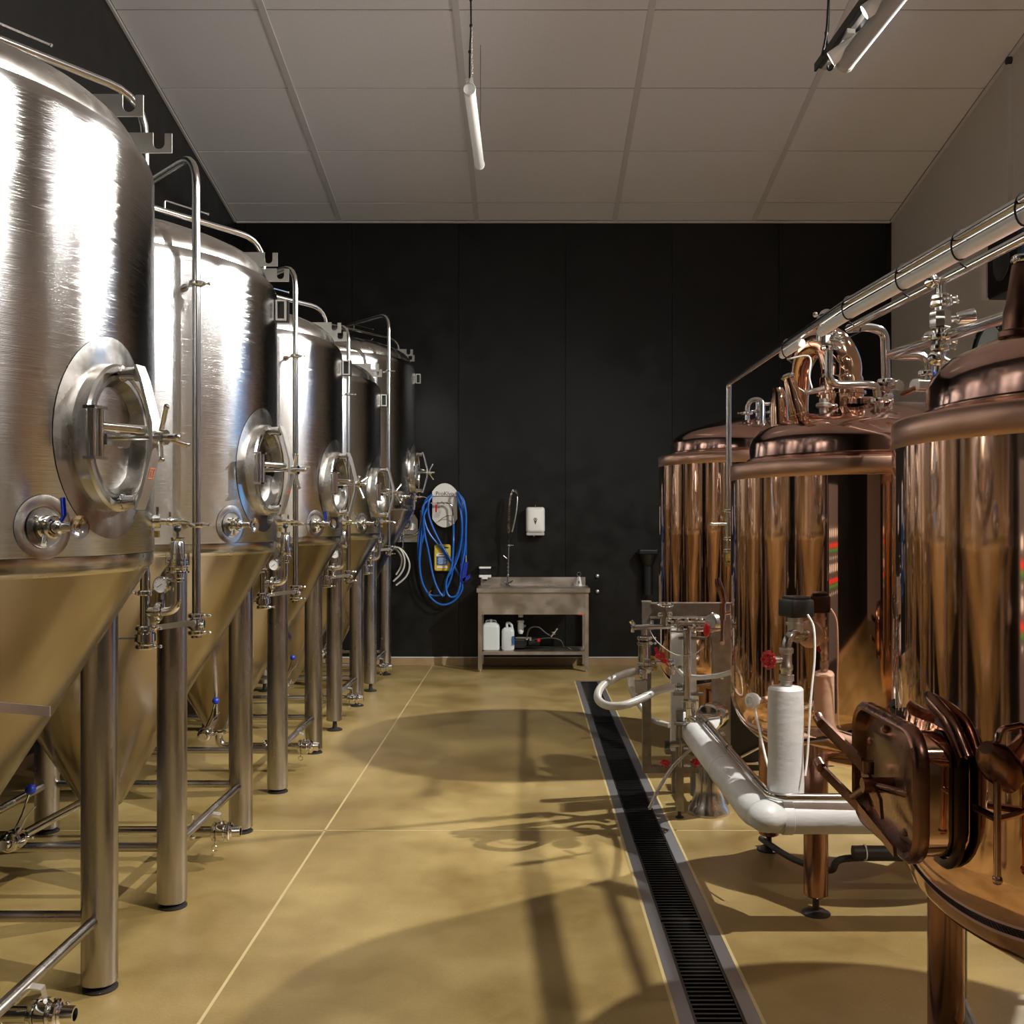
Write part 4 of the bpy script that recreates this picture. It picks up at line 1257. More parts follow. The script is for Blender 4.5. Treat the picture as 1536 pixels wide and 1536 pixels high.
# down pipe with valve to the white pipe
m = MB(T)
m.cyl(P(1031, 945, 5.36), P(1031, 1048, 5.36), .0215, 16)
m.build('down_pipe', 'steel', rk)
m = MB(T)
m.lathe([(0, 0), (.044, 0), (.044, .010), (.02, .014), (.020, .05), (.028, .055), (.028, .062), (0, .062)], P(1035, 1050, 5.33), (0, 0, -1), 24)
m.lathe([(0, 0), (.024, 0), (.024, .05), (.032, .055), (.032, .065), (.022, .07), (.022, .11), (0, .11)], P(1035, 1062, 5.32), (.05, 0, -1), 20)
m.cyl(P(1035, 1078, 5.30), P(1048, 1092, 5.22), .018, 14)
m.build('reducer', 'chrome', rk)
MB(T).box(P(1032, 1041, 5.38), (.16, .03, .014)).box(P(1038, 957, 5.40), (.14, .05, .012)).build('shelf_bar', 'darksteel', rk, smooth=False)
# lower fittings: stub pipes, small red flowers
m = MB(T)
m.cyl(P(999, 1117, 5.25), P(1026, 1115, 5.30), .017, 14); m.cyl(P(1018, 1131, 5.30), P(1045, 1131, 5.30), .010, 12)
m.cyl(P(1020, 1085, 5.26), P(1020, 1150, 5.30), .010, 12); m.clamp(P(1020, 1085, 5.26), (0, 0, 1), .018)
m.build('drain_pipes', 'darksteel', rk)
MB(T).cyl(P(997, 1117, 5.25), P(1004, 1117, 5.25), .020, 14).build('rubber_cap', 'rubber', rk)
for (px, py) in ((998, 1144), (1044, 1143)):
    m = MB(T); c = P(px, py, 5.28)
    m.torus(c, (.1, -.4, 1), .020, .006, 20, 6)
    for k in range(6):
        a = k * PI / 3
        m.sphere(c + Vector((.022 * math.cos(a), .022 * math.sin(a), 0)), .007, 6)
        m.cyl(c, c + Vector((.02 * math.cos(a), .02 * math.sin(a), 0)), .003, 6)
    m.cyl(c, c + Vector((0, 0, -.03)), .006, 8)
    m.build('red_flower_knob', 'red', rk)
# thin cables on the rack
MB(T).curve([P(975, 946, 5.40), P(985, 962, 5.30), P(1005, 978, 5.28), P(1020, 983, 5.30), P(1040, 982, 5.32), P(1056, 970, 5.36)], .0028, 6).build('cable', 'hosegrey', rk)
# plate heat exchanger
he = thing('heat_exchanger', 'upright plate heat exchanger with steel end plates behind the pipe rack', 'heat exchanger', (1.0, 5.75, 0))
T = at((1.0, 5.75, 0))
MB(T).box((1.10, 5.66, .66), (.10, .045, .86)).build('end_plate', 'darksteel', he, smooth=False)
MB(T).box((.885, 5.90, .62), (.07, .05, .74)).build('rear_plate', 'boardwhite', he, smooth=False)
for k in range(7):
    MB(T).box((.945, 5.73 + k * .022, .66), (.055, .012, .62)).build('plate', 'plate', he, smooth=False)
m = MB(T)
for zz in (.40, .92):
    m.cyl((1.10, 5.60, zz), (1.10, 5.92, zz), .010, 10)
    m.lathe([(0, -.012), (.017, -.012), (.017, .012), (0, .012)], (1.10, 5.632, zz), (0, 1, 0), 6)
m.sphere((1.10, 5.634, .72), .012, 10)
m.build('tie_rod', 'steel', he)
MB(T).box((1.10, 5.66, .11), (.08, .04, .22)).box((.885, 5.90, .125), (.06, .04, .25)).build('stand', 'darksteel', he, smooth=False)
# pump
pu = thing('transfer_pump', 'squat steel pump with conical body on the floor under the white pipe', 'pump', (1.0, 5.50, 0))
T = at((1.0, 5.50, 0))
MB(T).lathe([(0, .0), (.115, .0), (.115, .02), (.095, .05), (.078, .10), (.072, .14), (.072, .30), (.06, .32), (0, .33)], (1.0, 5.50, 0), (0, 0, 1), 36).build('body', 'steel', pu)
MB(T).lathe([(0, 0), (.07, 0), (.075, .01), (.075, .11), (.065, .12), (.02, .125), (0, .125)], (1.02, 5.38, .56), (-.6, -1, 0), 32).build('motor_cap', 'chrome', pu)
MB(T).pipe([(1.0, 5.50, .32), (1.01, 5.46, .52), (1.02, 5.38, .56)], .03, .05, 14).build('riser', 'steel', pu)
# black block added where the space under the far kettle is in shade
bc = thing('shade_block', 'low black block standing in for the shade under the far kettle, on a steel stand', 'cabinet', (1.33, 6.1, 0))
T = at((1.33, 6.1, 0))
MB(T).box((1.33, 6.08, .34), (.28, .14, .48), 0, b=.01).build('body', 'black', bc, smooth=False)
m = MB(T)
for x in (1.21, 1.45):
    m.cyl((x, 5.99, .02), (x, 5.99, .62), .012, 12); m.lathe([(0, 0), (.03, 0), (.03, .006), (.01, .02), (0, .02)], (x, 5.99, 0), (0, 0, 1), 14)
m.cyl((1.21, 5.99, .15), (1.45, 5.99, .15), .009, 8); m.cyl((1.21, 5.99, .15), (1.40, 5.99, .25), .009, 8)
m.box((1.33, 6.08, .09), (.26, .12, .03)); m.box((1.22, 6.08, .045), (.02, .1, .09)); m.box((1.44, 6.08, .045), (.02, .1, .09))
m.build('stand', 'steel', bc)

# hoses ---------------------------------------------------------------------
h = thing('grey_loop_hose', 'thick shiny grey hose looping out over the drain from the pipe rack', 'hose', P(930, 1035, 5.4))
T = at(P(930, 1035, 5.4))
MB(T).curve([P(962, 1005, 5.42), P(945, 1008, 5.38), P(920, 1018, 5.30), P(901, 1032, 5.22), P(897, 1048, 5.16), P(910, 1058, 5.12), P(935, 1058, 5.12), P(962, 1048, 5.20), P(985, 1036, 5.30), P(1010, 1031, 5.36), P(1024, 1031, 5.38)], .021, 14, 10).build('hose', 'hosegrey', h)
m = MB(T)
for k in range(5):
    m.lathe([(.021, -.003), (.025, -.002), (.025, .002), (.021, .003)], P(1012 + k * 2.4, 1031, 5.365), (1, 0, 0), 16)
m.build('hose_collar', 'chrome', h)
h = thing('white_drop_hose', 'pale thin hose dropping behind the rack post and ending on the floor side', 'hose', P(950, 1030, 5.7))
T = at(P(950, 1030, 5.7))
MB(T).curve([P(958, 1003, 5.60), P(947, 1008, 5.62), P(944, 1022, 5.64), P(950, 1042, 5.62), P(962, 1062, 5.58), P(980, 1080, 5.52), P(1004, 1088, 5.45)], .015, 12, 8).build('hose', 'hosegrey', h)
MB(T).curve([P(947, 1016, 5.63), P(948, 1030, 5.62)], .018, 12, 3).build('white_sleeve', 'white', h)
h = thing('clear_drain_tube', 'thin clear tube slanting down from the rack onto the drain grate', 'hose', P(975, 1210, 4.6))
T = at(P(975, 1210, 4.6))
MB(T).curve([P(1040, 1120, 5.28), P(1028, 1131, 5.22), P(1008, 1152, 5.15), P(990, 1180, 5.08), P(974, 1213, 5.0)], .009, 10, 6).build('tube', 'clearhose', h)
h = thing('kettle_return_hose', 'grey hose crossing from the heat exchanger to the middle kettle', 'hose', P(1070, 1015, 5.3))
T = at(P(1070, 1015, 5.3))
MB(T).curve([P(1012, 1000, 5.45), P(1025, 1012, 5.50), P(1050, 1016, 5.45), P(1080, 1013, 5.2), P(1104, 1006, 4.85)], .013, 12, 8).build('hose', 'hosegrey', h)
h = thing('black_floor_hose', 'black hose with a foam sleeve running right at floor level behind the copper leg', 'hose', (1.6, 4.6, .2))
T = at((1.6, 4.6, .2))
MB(T).curve([(1.16, 4.95, .03), (1.22, 4.6, .05), (1.30, 4.3, .10), (1.36, 4.27, .16), (1.7, 4.25, .17), (2.2, 4.25, .17)], .015, 12, 8).build('hose', 'rubber', h)
MB(T).cyl((1.38, 4.23, .20), (2.2, 4.23, .20), .028, 16).build('foam_sleeve', 'rubber', h)
MB(T).torus((1.43, 4.23, .20), (1, 0, 0), .031, .003, 20, 6).build('white_tie', 'white', h)

# lower right: grey pipe and rails under nearest kettle
g = thing('under_kettle_pipe', 'fat grey pipe sloping below the nearest copper kettle at the corner', 'pipe', (1.45, 2.9, .4))
T = at((1.45, 2.9, .4))
MB(T).cyl((1.36, 2.96, .50), (1.62, 2.2, .40), .075, 28).build('pipe', 'pipewhite', g)
g = thing('floor_frame', 'dark steel tube frame behind the nearest copper leg', 'frame', (1.45, 2.85, .1))
T = at((1.45, 2.85, .1))
m = MB(T)
m.cyl((1.30, 2.99, .02), (1.30, 2.99, .50), .016, 12)
m.cyl((1.22, 2.66, .17), (2.1, 2.66, .17), .014, 12)
m.cyl((1.22, 2.66, .17), (1.30, 2.99, .17), .014, 12); m.cyl((1.22, 2.66, .02), (1.22, 2.66, .17), .014, 12); m.cyl((2.1, 2.66, .02), (2.1, 2.66, .17), .014, 12)
for (x, y) in ((1.30, 2.99), (1.22, 2.66), (2.1, 2.66)):
    m.lathe([(0, 0), (.028, 0), (.028, .006), (.012, .02), (0, .02)], (x, y, 0), (0, 0, 1), 14)
m.build('tubes', 'darksteel', g)

# ================================================================= SINK CORNER
SY = 10.6
sk = thing('sink_unit', 'stainless steel sink table with splashback against the black end wall', 'sink', (.07, 10.85, 0))
T = at((.07, 10.85, 0))
x0, x1 = -.53, .672
m = MB(T)
m.box(((x0 + x1) / 2, SY + .01, .868), (x1 - x0, .02, .045)); m.box((x0 + .012, 10.86, .868), (.02, .50, .045)); m.box((x1 - .012, 10.86, .868), (.02, .50, .045))
m.box(((x0 + x1) / 2, SY + .045, .887), (x1 - x0, .09, .006)); m.box(((x0 + x1) / 2, 11.06, .887), (x1 - x0, .10, .006))
m.box((x0 + .06, 10.86, .887), (.12, .34, .006)); m.box((x1 - .22, 10.86, .887), (.44, .34, .006))
m.box(((x0 + x1) / 2, 11.118, .93), (x1 - x0 - .04, .02, .10))
m.build('worktop', 'sinksteel', sk, smooth=False)
m = MB(T)
bx0, bx1, by0, by1 = x0 + .12, x1 - .44, SY + .09, 11.01
m.box(((bx0 + bx1) / 2, (by0 + by1) / 2, .66), (bx1 - bx0, by1 - by0, .006))
for a in (bx0, bx1): m.box((a, (by0 + by1) / 2, .775), (.006, by1 - by0, .23))
for a in (by0, by1): m.box(((bx0 + bx1) / 2, a, .775), (bx1 - bx0, .006, .23))
m.build('basin', 'sinksteel', sk, smooth=False)
MB(T).box(((x0 + x1) / 2, SY + .03, .735), (x1 - x0 - .07, .012, .25)).build('apron', 'sinksteel', sk, smooth=False)
for x in (x0 + .035, x1 - .035):
    for y in (SY + .04, 11.06):
        o = MB(T).box((x, y, .445), (.042, .042, .84)).build('leg', 'sinksteel', sk, smooth=False)
        MB(T).cyl((x, y, 0), (x, y, .03), .012, 12).build('foot', 'chrome', o)
MB(T).box(((x0 + x1) / 2, (SY + 11.08) / 2, .200), (x1 - x0 - .07, 11.08 - SY - .02, .034)).build('shelf', 'sinksteel', sk, smooth=False)
MB(T).box((x1 - .085, SY + .020, .612), (.075, .004, .012)).build('orange_sticker', 'orange', sk, smooth=False)
m = MB(T)
m.pipe([(-.065, 10.85, .66), (-.065, 10.85, .56)], .026, .02, 16); m.lathe([(0, .38), (.022, .38), (.034, .41), (.034, .47), (.030, .50), (.038, .505), (.038, .52), (.026, .53)], (-.065, 10.85, 0), (0, 0, 1), 20)
m.cyl((-.065, 10.85, .45), (-.02, 11.0, .45), .015, 12)
m.build('drain_trap', 'white', sk)
# tap
tp = thing('spray_tap', 'tall pre-rinse spray tap with coiled spring hose above the sink', 'tap', P(762, 880, 11.02))
T = at(P(762, 880, 11.02))
b = P(762, 878, 11.02)
m = MB(T)
m.lathe([(0, 0), (.028, 0), (.028, .01), (.018, .02), (.018, .05), (.010, .06), (.010, .12)], (b.x, b.y, .89), (0, 0, 1), 18)
m.cyl((b.x, b.y, 1.0), P(763, 820, 11.02), .010, 12)
for k, py in enumerate((868, 862, 856, 850, 845)):
    m.sphere(P(762, py, 11.02), .014, 8, (1, 1, .7))
for sg in (-1, 1):
    m.cyl((b.x, b.y - .01, .915), (b.x + sg * .055, b.y - .03, .945), .009, 10)
m.cyl(P(761, 838, 11.0), P(755, 833, 10.97), .006, 8)
m.clamp(P(763, 818, 11.02), (0, 0, 1), .014)
m.build('riser', 'chrome', tp)
m = MB(T)
arc = catmull([P(763, 800, 11.0), P(763, 785, 11.0), P(763.5, 765, 11.0), P(765, 748, 11.0), P(768, 738, 11.0), P(772, 735, 10.98), P(776, 741, 10.96)], 40)
coil = []
for i, p in enumerate(arc):
    a = i * 1.25
    tdir = (arc[min(i + 1, len(arc) - 1)] - arc[max(i - 1, 0)]).normalized()
    X, Y, Z = frame(tdir)
    coil.append(p + X * (.015 * math.cos(a)) + Y * (.015 * math.sin(a)))
m.sweep(coil, .003, 5)
m.build('spring', 'chrome', tp)
MB(T).curve([P(776, 741, 10.96), P(776, 752, 10.95), P(774, 770, 10.95), P(770, 790, 10.97), P(768, 798, 10.98)], .0075, 8, 6).build('spray_hose', 'plate', tp)
MB(T).cyl(P(763, 819, 11.02), P(763, 801, 11.02), .016, 12).cyl(P(776, 745, 10.96), P(776, 739, 10.96), .013, 10).cyl(P(761, 814, 11.0), P(767, 800, 11.0), .010, 10).build('grip', 'black', tp)
# soap dispenser on the wall
sd = thing('soap_dispenser', 'white rounded soap dispenser mounted on the black wall right of the tap', 'dispenser', P(803, 782, 11.1))
T = at(P(803, 782, 11.1))
c = P(803, 780, 11.07)
poly = rrect(.208, .30, .035)
def wallshape(mb, c, loops):
    vs = []; fs = []; n = len(loops[0][1])
    for dy, pts in loops:
        vs += [(c.x + a, c.y + dy, c.z + b) for a, b in pts]
    for i in range(len(loops) - 1):
        for j in range(n):
            k = (j + 1) % n
            fs.append((i * n + j, i * n + k, (i + 1) * n + k, (i + 1) * n + j))
    fs.append(tuple(range((len(loops) - 1) * n, len(loops) * n)))
    return mb.add(vs, fs)
wallshape(MB(T), c, [(.08, rrect(.208, .285, .03)), (-.02, rrect(.208, .285, .03)), (-.05, rrect(.185, .265, .03)), (-.062, rrect(.13, .22, .03))]).build('cover', 'white', sd, ang=50)
MB(T).box((c.x, c.y + .02, c.z - .152), (.2, .11, .035), 0, b=.01).build('base', 'hosegrey', sd, smooth=False)
MB(T).cyl((c.x, c.y - .02, c.z + .14), (c.x, c.y - .02, c.z + .165), .009, 10).cyl((c.x, c.y - .03, c.z - .165), (c.x - .02, c.y - .06, c.z - .185), .006, 8).build('lever', 'chrome', sd)
MB(T).lathe([(.0, 0), (.020, 0), (.020, .003), (0, .003)], (c.x, c.y - .061, c.z + .005), (0, -1, 0), 20).plate([(-.018, 0), (.018, 0), (0, -.055)], .003, (c.x, c.y - .0625, c.z), (1, 0, 0), (0, 0, 1)).build('emblem', 'greyprint', sd)
MB(T).lathe([(.008, 0), (.013, 0), (.013, .001), (.008, .001)], (c.x, c.y - .0645, c.z + .005), (0, -1, 0), 20).build('emblem_ring', 'white', sd)
# small dispenser left of sink
gd_ = thing('small_soap_holder', 'small white and black soap holder on the wall at the left end of the sink', 'dispenser', P(728, 858, 11.1))
T = at(P(728, 858, 11.1)); c = P(727.5, 858, 11.08)
MB(T).box((c.x, c.y + .01, c.z + .050), (.13, .10, .022), 0, b=.006).box((c.x, c.y + .01, c.z - .045), (.135, .11, .028), 0, b=.008).box((c.x, c.y - .02, c.z - .066), (.06, .05, .02)).build('white_shell', 'white', gd_, smooth=False)
MB(T).box((c.x, c.y + .02, c.z + .003), (.12, .08, .07)).box((c.x, c.y + .01, c.z + .067), (.12, .09, .012)).box((c.x, c.y - .02, c.z - .082), (.04, .04, .02)).build('dark_window', 'black', gd_, smooth=False)
# brush holder
bh = thing('small_spray_bottle', 'tiny white bottle with wire top standing at the right end of the sink', 'bottle', P(868, 880, 10.9))
c = P(868.5, 876, 11.0); T = at(P(868, 880, 10.9))
MB(T).lathe([(0, 0), (.032, 0), (.032, .01), (.016, .10), (0, .10)], (c.x, c.y, .89), (0, 0, 1), 4).build('body', 'white', bh, smooth=False)
MB(T).torus((c.x, c.y, 1.02), (0, 1, 0), .022, .003, 16, 6).build('wire', 'chrome', bh)
MB(T).box((c.x, c.y - .026, .93), (.010, .004, .03)).build('slot', 'black', bh, smooth=False)
for i, (py, lab) in enumerate(((864, 'upper round grey peg on the black wall right of the sink'), (887, 'lower round grey peg on the black wall right of the sink'))):
    c = P(896, py, WB)
    o = MB(at(c)).lathe([(0, 0), (.018, 0), (.022, .006), (.020, .02), (.010, .028), (0, .03)], c, (0, -1, 0), 20).build('coat_peg', 'plate')
    o.location = c; tag(o, lab, 'peg')
# canisters on the shelf
def jerry(name, px, w_, h_, m_, label, handle):
    c = Vector(((px - 790) / 1500 * 10.75, 10.75, .217))
    t = thing(name, label, 'canister', c)
    wl = w_ / 2
    m = MB()
    loops = [(0, .85), (.012, 1), (h_ * .82, 1), (h_ * .9, .93), (h_ * .96, .72), (h_, .5)]
    pts = rrect(w_, w_ * .8, .03, 4)
    vs = []; fs = []; n = len(pts)
    for z, s_ in loops: vs += [(a * s_, b_ * s_, z) for a, b_ in pts]
    for i in range(len(loops) - 1):
        for j in range(n):
            k = (j + 1) % n
            fs.append((i * n + j, i * n + k, (i + 1) * n + k, (i + 1) * n + j))
    fs.append(tuple(range((len(loops) - 1) * n, len(loops) * n))); fs.append(tuple(reversed(range(n))))
    m.add(vs, fs); m.build('body', m_, t, ang=40)
    if handle:
        MB().pipe([(-.01, 0, h_ * .9), (-.015, 0, h_ + .05), (.035, 0, h_ + .04), (.05, 0, h_ * .85)], .014, .03, 10).build('handle', m_, t)
        MB().box((wl - .008, -.02, h_ * .45), (.02, .10, .09)).build('blue_label', 'labelblue', t, smooth=False)
    else:
        MB().pipe([(-.055, 0, h_ * .96), (-.05, 0, h_ + .018), (.05, 0, h_ + .018), (.055, 0, h_ * .96)], .008, .015, 8).build('handle', m_, t)
        MB().cyl((0, 0, h_ - .005), (0, 0, h_ + .03), .016, 14).build('cap', 'white', t)
    return t
jerry('white_canister', 736.5, .185, .30, 'milky', 'larger milky white canister on the left of the sink shelf', False)
jerry('clear_bottle', 762, .135, .245, 'milky', 'smaller translucent bottle with loop handle beside the white canister under the sink', True)
pm = thing('small_pump', 'black pump with hoses and chrome fittings lying on the sink shelf', 'pump', (.05, 10.8, .217))
T = at((.05, 10.8, .217))
MB(T).box((-.08, 10.82, .29), (.16, .16, .10), 0, b=.02).cyl((.02, 10.82, .30), (.14, 10.82, .30), .045, 18).build('body', 'black', pm, smooth=False)
MB(T).curve([(.0, 10.78, .34), (.03, 10.78, .44), (.12, 10.78, .46), (.20, 10.78, .40), (.26, 10.78, .36)], .010, 8).curve([(.10, 10.76, .33), (.25, 10.76, .345), (.36, 10.76, .32), (.40, 10.76, .25)], .008, 8).build('hoses', 'rubber', pm)
MB(T).cyl((-.12, 10.74, .35), (.05, 10.74, .35), .010, 10).sphere((.0, 10.74, .34), .018, 10).sphere((.04, 10.74, .33), .014, 10).cyl((.26, 10.76, .36), (.33, 10.76, .45), .012, 10).clamp((.29, 10.76, .40), (.5, 0, .8), .015).build('fittings', 'chrome', pm)
MB(T).box((.13, 10.735, .325), (.03, .01, .03)).build('red_tag', 'red', pm, smooth=False)
MB(T).cyl((.45, 10.75, .24), (.48, 10.73, .225), .012, 10).build('nozzle', 'chrome', pm)

# ================================================================= HOSE STATION
hs = thing('hose_station', 'white wall board of the cleaning station with lettering and small valves', 'hose station', P(668, 760, 11.1))
T = at(P(668, 760, 11.1))
def SP(cx_, cy_, Y=11.02): return P(600 + cx_ / 6.983, 700 + cy_ / 6.983, Y)
c = SP(470, 405, 11.11)
hw, hh = .138, .245
poly = []
for k in range(13):
    a = R(50 + 80 * k / 12); poly.append((hw * math.cos(a) / math.cos(R(50)), .150 + .095 * (math.sin(a) - math.sin(R(50))) / (1 - math.sin(R(50)))))
for k in range(13):
    a = R(230 + 80 * k / 12); poly.append((hw * math.cos(a) / math.cos(R(50)), -.150 - .095 * (-math.sin(a) - math.sin(R(50))) / (1 - math.sin(R(50)))))
MB(T).plate(poly, .03, c, (1, 0, 0), (0, 0, 1)).build('board', 'boardwhite', hs, smooth=False)
top = [(x, z) for x, z in poly if z > .149]
top = [(x, z) for x, z in top] + [(-hw, .105), (hw, .105)]
MB(T).plate(top, .045, c + Vector((0, -.012, 0)), (1, 0, 0), (0, 0, 1)).build('top_cover', 'white', hs, smooth=False)
m = MB(T)
m.cyl(SP(320, 382, 11.03), SP(480, 380, 11.03), .008, 10); m.sphere(SP(400, 382, 11.03), .016, 10); m.sphere(SP(440, 375, 11.03), .012, 10); m.sphere(SP(460, 383, 11.03), .014, 10)
m.curve([SP(480, 380, 11.04), SP(520, 388, 11.03), SP(545, 420, 11.03), SP(552, 480, 11.03), SP(556, 520, 11.03), SP(562, 590, 11.02)], .009, 8)
m.cyl(SP(535, 510, 11.03), SP(600, 540, 11.03), .006, 8)
m.build('valves', 'chrome', hs)
MB(T).curve([SP(530, 512, 11.03), SP(480, 520, 11.02), SP(430, 550, 11.02), SP(400, 575, 11.04)], .0035, 6).build('black_tube', 'black', hs)
MB(T).box(SP(378, 435, 11.02), (.018, .02, .085), 0, b=.004).build('red_lever', 'red', hs, smooth=False)
m = MB(T)
for (a, b_) in ((430, 425), (400, 440), (420, 470), (380, 490), (410, 495), (370, 520), (400, 520)):
    m.torus(SP(a, b_, 11.092), (0, 1, 0), .012, .001, 12, 4)
m.build('printed_marks', 'greyprint', hs)
def text_obj(s, size, c, m_, parent, T):
    cu = bpy.data.curves.new('lettering', 'FONT'); cu.body = s; cu.size = size; cu.extrude = .0008; cu.align_x = 'CENTER'; cu.align_y = 'CENTER'
    tmp = bpy.data.objects.new('tmp', cu); COL.objects.link(tmp)
    dg = bpy.context.evaluated_depsgraph_get()
    me = bpy.data.meshes.new_from_object(tmp.evaluated_get(dg))
    bpy.data.objects.remove(tmp)
    me.transform(Matrix.Translation(T @ Vector(c)) @ Matrix.Rotation(R(90), 4, 'X'))
    me.materials.clear(); me.materials.append(M[m_])
    o = bpy.data.objects.new('lettering', me); COL.objects.link(o); o.parent = parent
    return o
text_obj('ProKlyn', .062, SP(468, 283, 11.073), 'greyprint', hs, T)

bhs = thing('blue_hose', 'long blue hose coiled in loops over the cleaning station on the black wall', 'hose', SP(470, 900))
T = at(SP(470, 900))
loops = [
    [(335, 290), (270, 350), (245, 450), (265, 600), (320, 720), (420, 840), (500, 960), (580, 1070), (640, 1170), (660, 1220)],
    [(340, 300), (300, 370), (300, 500), (350, 650), (430, 810), (520, 960), (600, 1100), (650, 1190)],
    [(330, 320), (240, 420), (235, 600), (210, 850), (205, 1050), (240, 1230), (330, 1380), (440, 1445), (560, 1410), (650, 1290), (640, 1150), (650, 960), (660, 700), (655, 480), (600, 290)],
    [(300, 400), (250, 520), (255, 680), (300, 900), (340, 1120), (390, 1270), (450, 1355), (475, 1280), (480, 1190), (560, 1060), (620, 900), (650, 700), (640, 500), (600, 300)],
    [(562, 600), (560, 760), (555, 900), (540, 1050), (490, 1180), (485, 1290), (520, 1360), (590, 1350), (630, 1240), (640, 1100), (680, 850), (690, 650), (685, 450), (620, 290), (595, 270)],
    [(260, 640), (220, 850), (205, 1020), (230, 1200), (300, 1330), (400, 1350), (460, 1320), (530, 1180), (570, 1020), (620, 830), (650, 620), (660, 440), (605, 300)],
    [(250, 480), (200, 700), (190, 850), (195, 980)],
    [(600, 275), (660, 340), (690, 480), (685, 640), (690, 800), (690, 960)],
]
for i, lp in enumerate(loops):
    d = 11.06 - .022 * (i % 5)
    MB(T).curve([SP(a, b_, d if 0 < k < len(lp) - 1 else 11.07) for k, (a, b_) in enumerate(lp)], .0115, 8, 6).build('loop', 'hoseblue', bhs)
MB(T).cyl(SP(690, 930, 11.0), SP(692, 1000, 11.0), .010, 10).cyl(SP(562, 560, 11.03), SP(562, 600, 11.03), .012, 10).build('ferrule', 'plate', bhs)
MB(T).cyl(SP(300, 1330, 10.98), SP(325, 1295, 10.98), .011, 10).build('brass_end', 'brass', bhs)
sg = thing('spray_gun', 'dark blue rubber spray gun hanging at the right of the coiled blue hose', 'spray gun', SP(690, 1080))
T = at(SP(690, 1080))
m = MB(T)
m.strip([SP(692, 1000, 10.97), SP(680, 1090, 10.97), SP(660, 1200, 10.97)], (1, 0, 0), .045, (0, 1, 0), .04)
m.strip([SP(655, 1195, 10.97), SP(700, 1170, 10.97), SP(735, 1145, 10.97)], (0, 0, 1), .045, (0, 1, 0), .04)
m.strip([SP(640, 1010, 10.97), SP(640, 1120, 10.97), SP(655, 1180, 10.97)], (1, 0, 0), .012, (0, 1, 0), .02)
m.build('body', 'blue', sg)
yc = thing('yellow_canister', 'yellow canister with blue label hung on the wall behind the blue hose', 'canister', SP(443, 955, 11.1))
T = at(SP(443, 955, 11.1))
c = SP(443, 955, 11.105)
wallshape(MB(T), c, [(.03, rrect(.186, .298, .025)), (-.01, rrect(.186, .298, .025)), (-.025, rrect(.165, .28, .025))]).build('body', 'yellow', yc, ang=40)
MB(T).box(SP(440, 985, 11.078), (.118, .004, .092)).build('blue_label', 'labelblue', yc, smooth=False)
MB(T).box(SP(435, 922, 11.078), (.115, .004, .028)).box(SP(440, 1052, 11.078), (.115, .004, .018)).build('white_label', 'white', yc, smooth=False)
m = MB(T)
for k in range(5): m.box(SP(440, 958 + k * 14, 11.0755), (.08 + .015 * (k % 2), .002, .006))
m.build('label_print', 'paleblue', yc, smooth=False)
MB(T).box(SP(435, 922, 11.0755), (.06, .002, .010)).build('dark_print', 'greyprint', yc, smooth=False)
MB(T).box(SP(485, 847, 11.078), (.048, .006, .014)).build('grip_hole', 'black', yc, smooth=False)
# grey hose coil and plate near the fifth tank
gh = thing('grey_hose_coil', 'grey hose coil hanging between the tallest tank and the blue hose', 'hose', P(602, 850, 10.9))
T = at(P(602, 850, 10.9))
for i, lp in enumerate(([(585, 822), (598, 822), (606, 835), (606, 850), (600, 862), (590, 872)], [(588, 820), (602, 824), (612, 838), (614, 852), (608, 866), (594, 878)], [(584, 826), (594, 824), (602, 836), (601, 850), (594, 862)])):
    MB(T).curve([P(a, b_, 10.95 + .02 * i) for a, b_ in lp], .010, 8, 8).build('loop', 'hosegrey', gh)
MB(T).cyl(P(590, 822, 10.98), P(590, 822, 11.13), .012, 10).build('wall_hook', 'plate', gh)
wpnl = thing('wall_instrument_plate', 'pale instrument plate on the black wall beside the tallest tank', 'plate', P(615, 795, 11.1))
T = at(P(615, 795, 11.1))
MB(T).plate([(-.14, -.12), (.07, -.12), (.07, .13), (.03, .19), (-.14, -.06)], .015, P(617, 797, 11.12), (1, 0, 0), (0, 0, 1)).build('plate', 'plate', wpnl, smooth=False)
MB(T).lathe([(0, 0), (.04, 0), (.04, .02), (0, .02)], P(618, 790, 11.11), (0, -1, 0), 20).build('dial', 'dial', wpnl)
MB(T).pipe([P(604, 822, 11.06), P(604, 803, 11.06), P(624, 802, 11.05), P(631, 792, 11.05), P(631, 765, 11.05)], .012, .03, 10).build('pipe', 'tubing', wpnl)

# black funnel unit on the wall at right
fu = thing('black_wall_unit', 'black wall-mounted funnel and pipe left of the farthest copper kettle', 'pipe', P(970, 860, 11.05))
T = at(P(970, 860, 11.05))
MB(T).box(P(972, 828, 11.05), (.22, .14, .06), 0, b=.015).build('head', 'black', fu, smooth=False)
MB(T).lathe([(.11, 0), (.07, -.10), (.06, -.12)], P(972, 831, 11.03), (0, 0, 1), 24).cyl(P(972, 843, 11.05), P(972, 892, 11.05), .055, 20).build('pipe', 'black', fu)

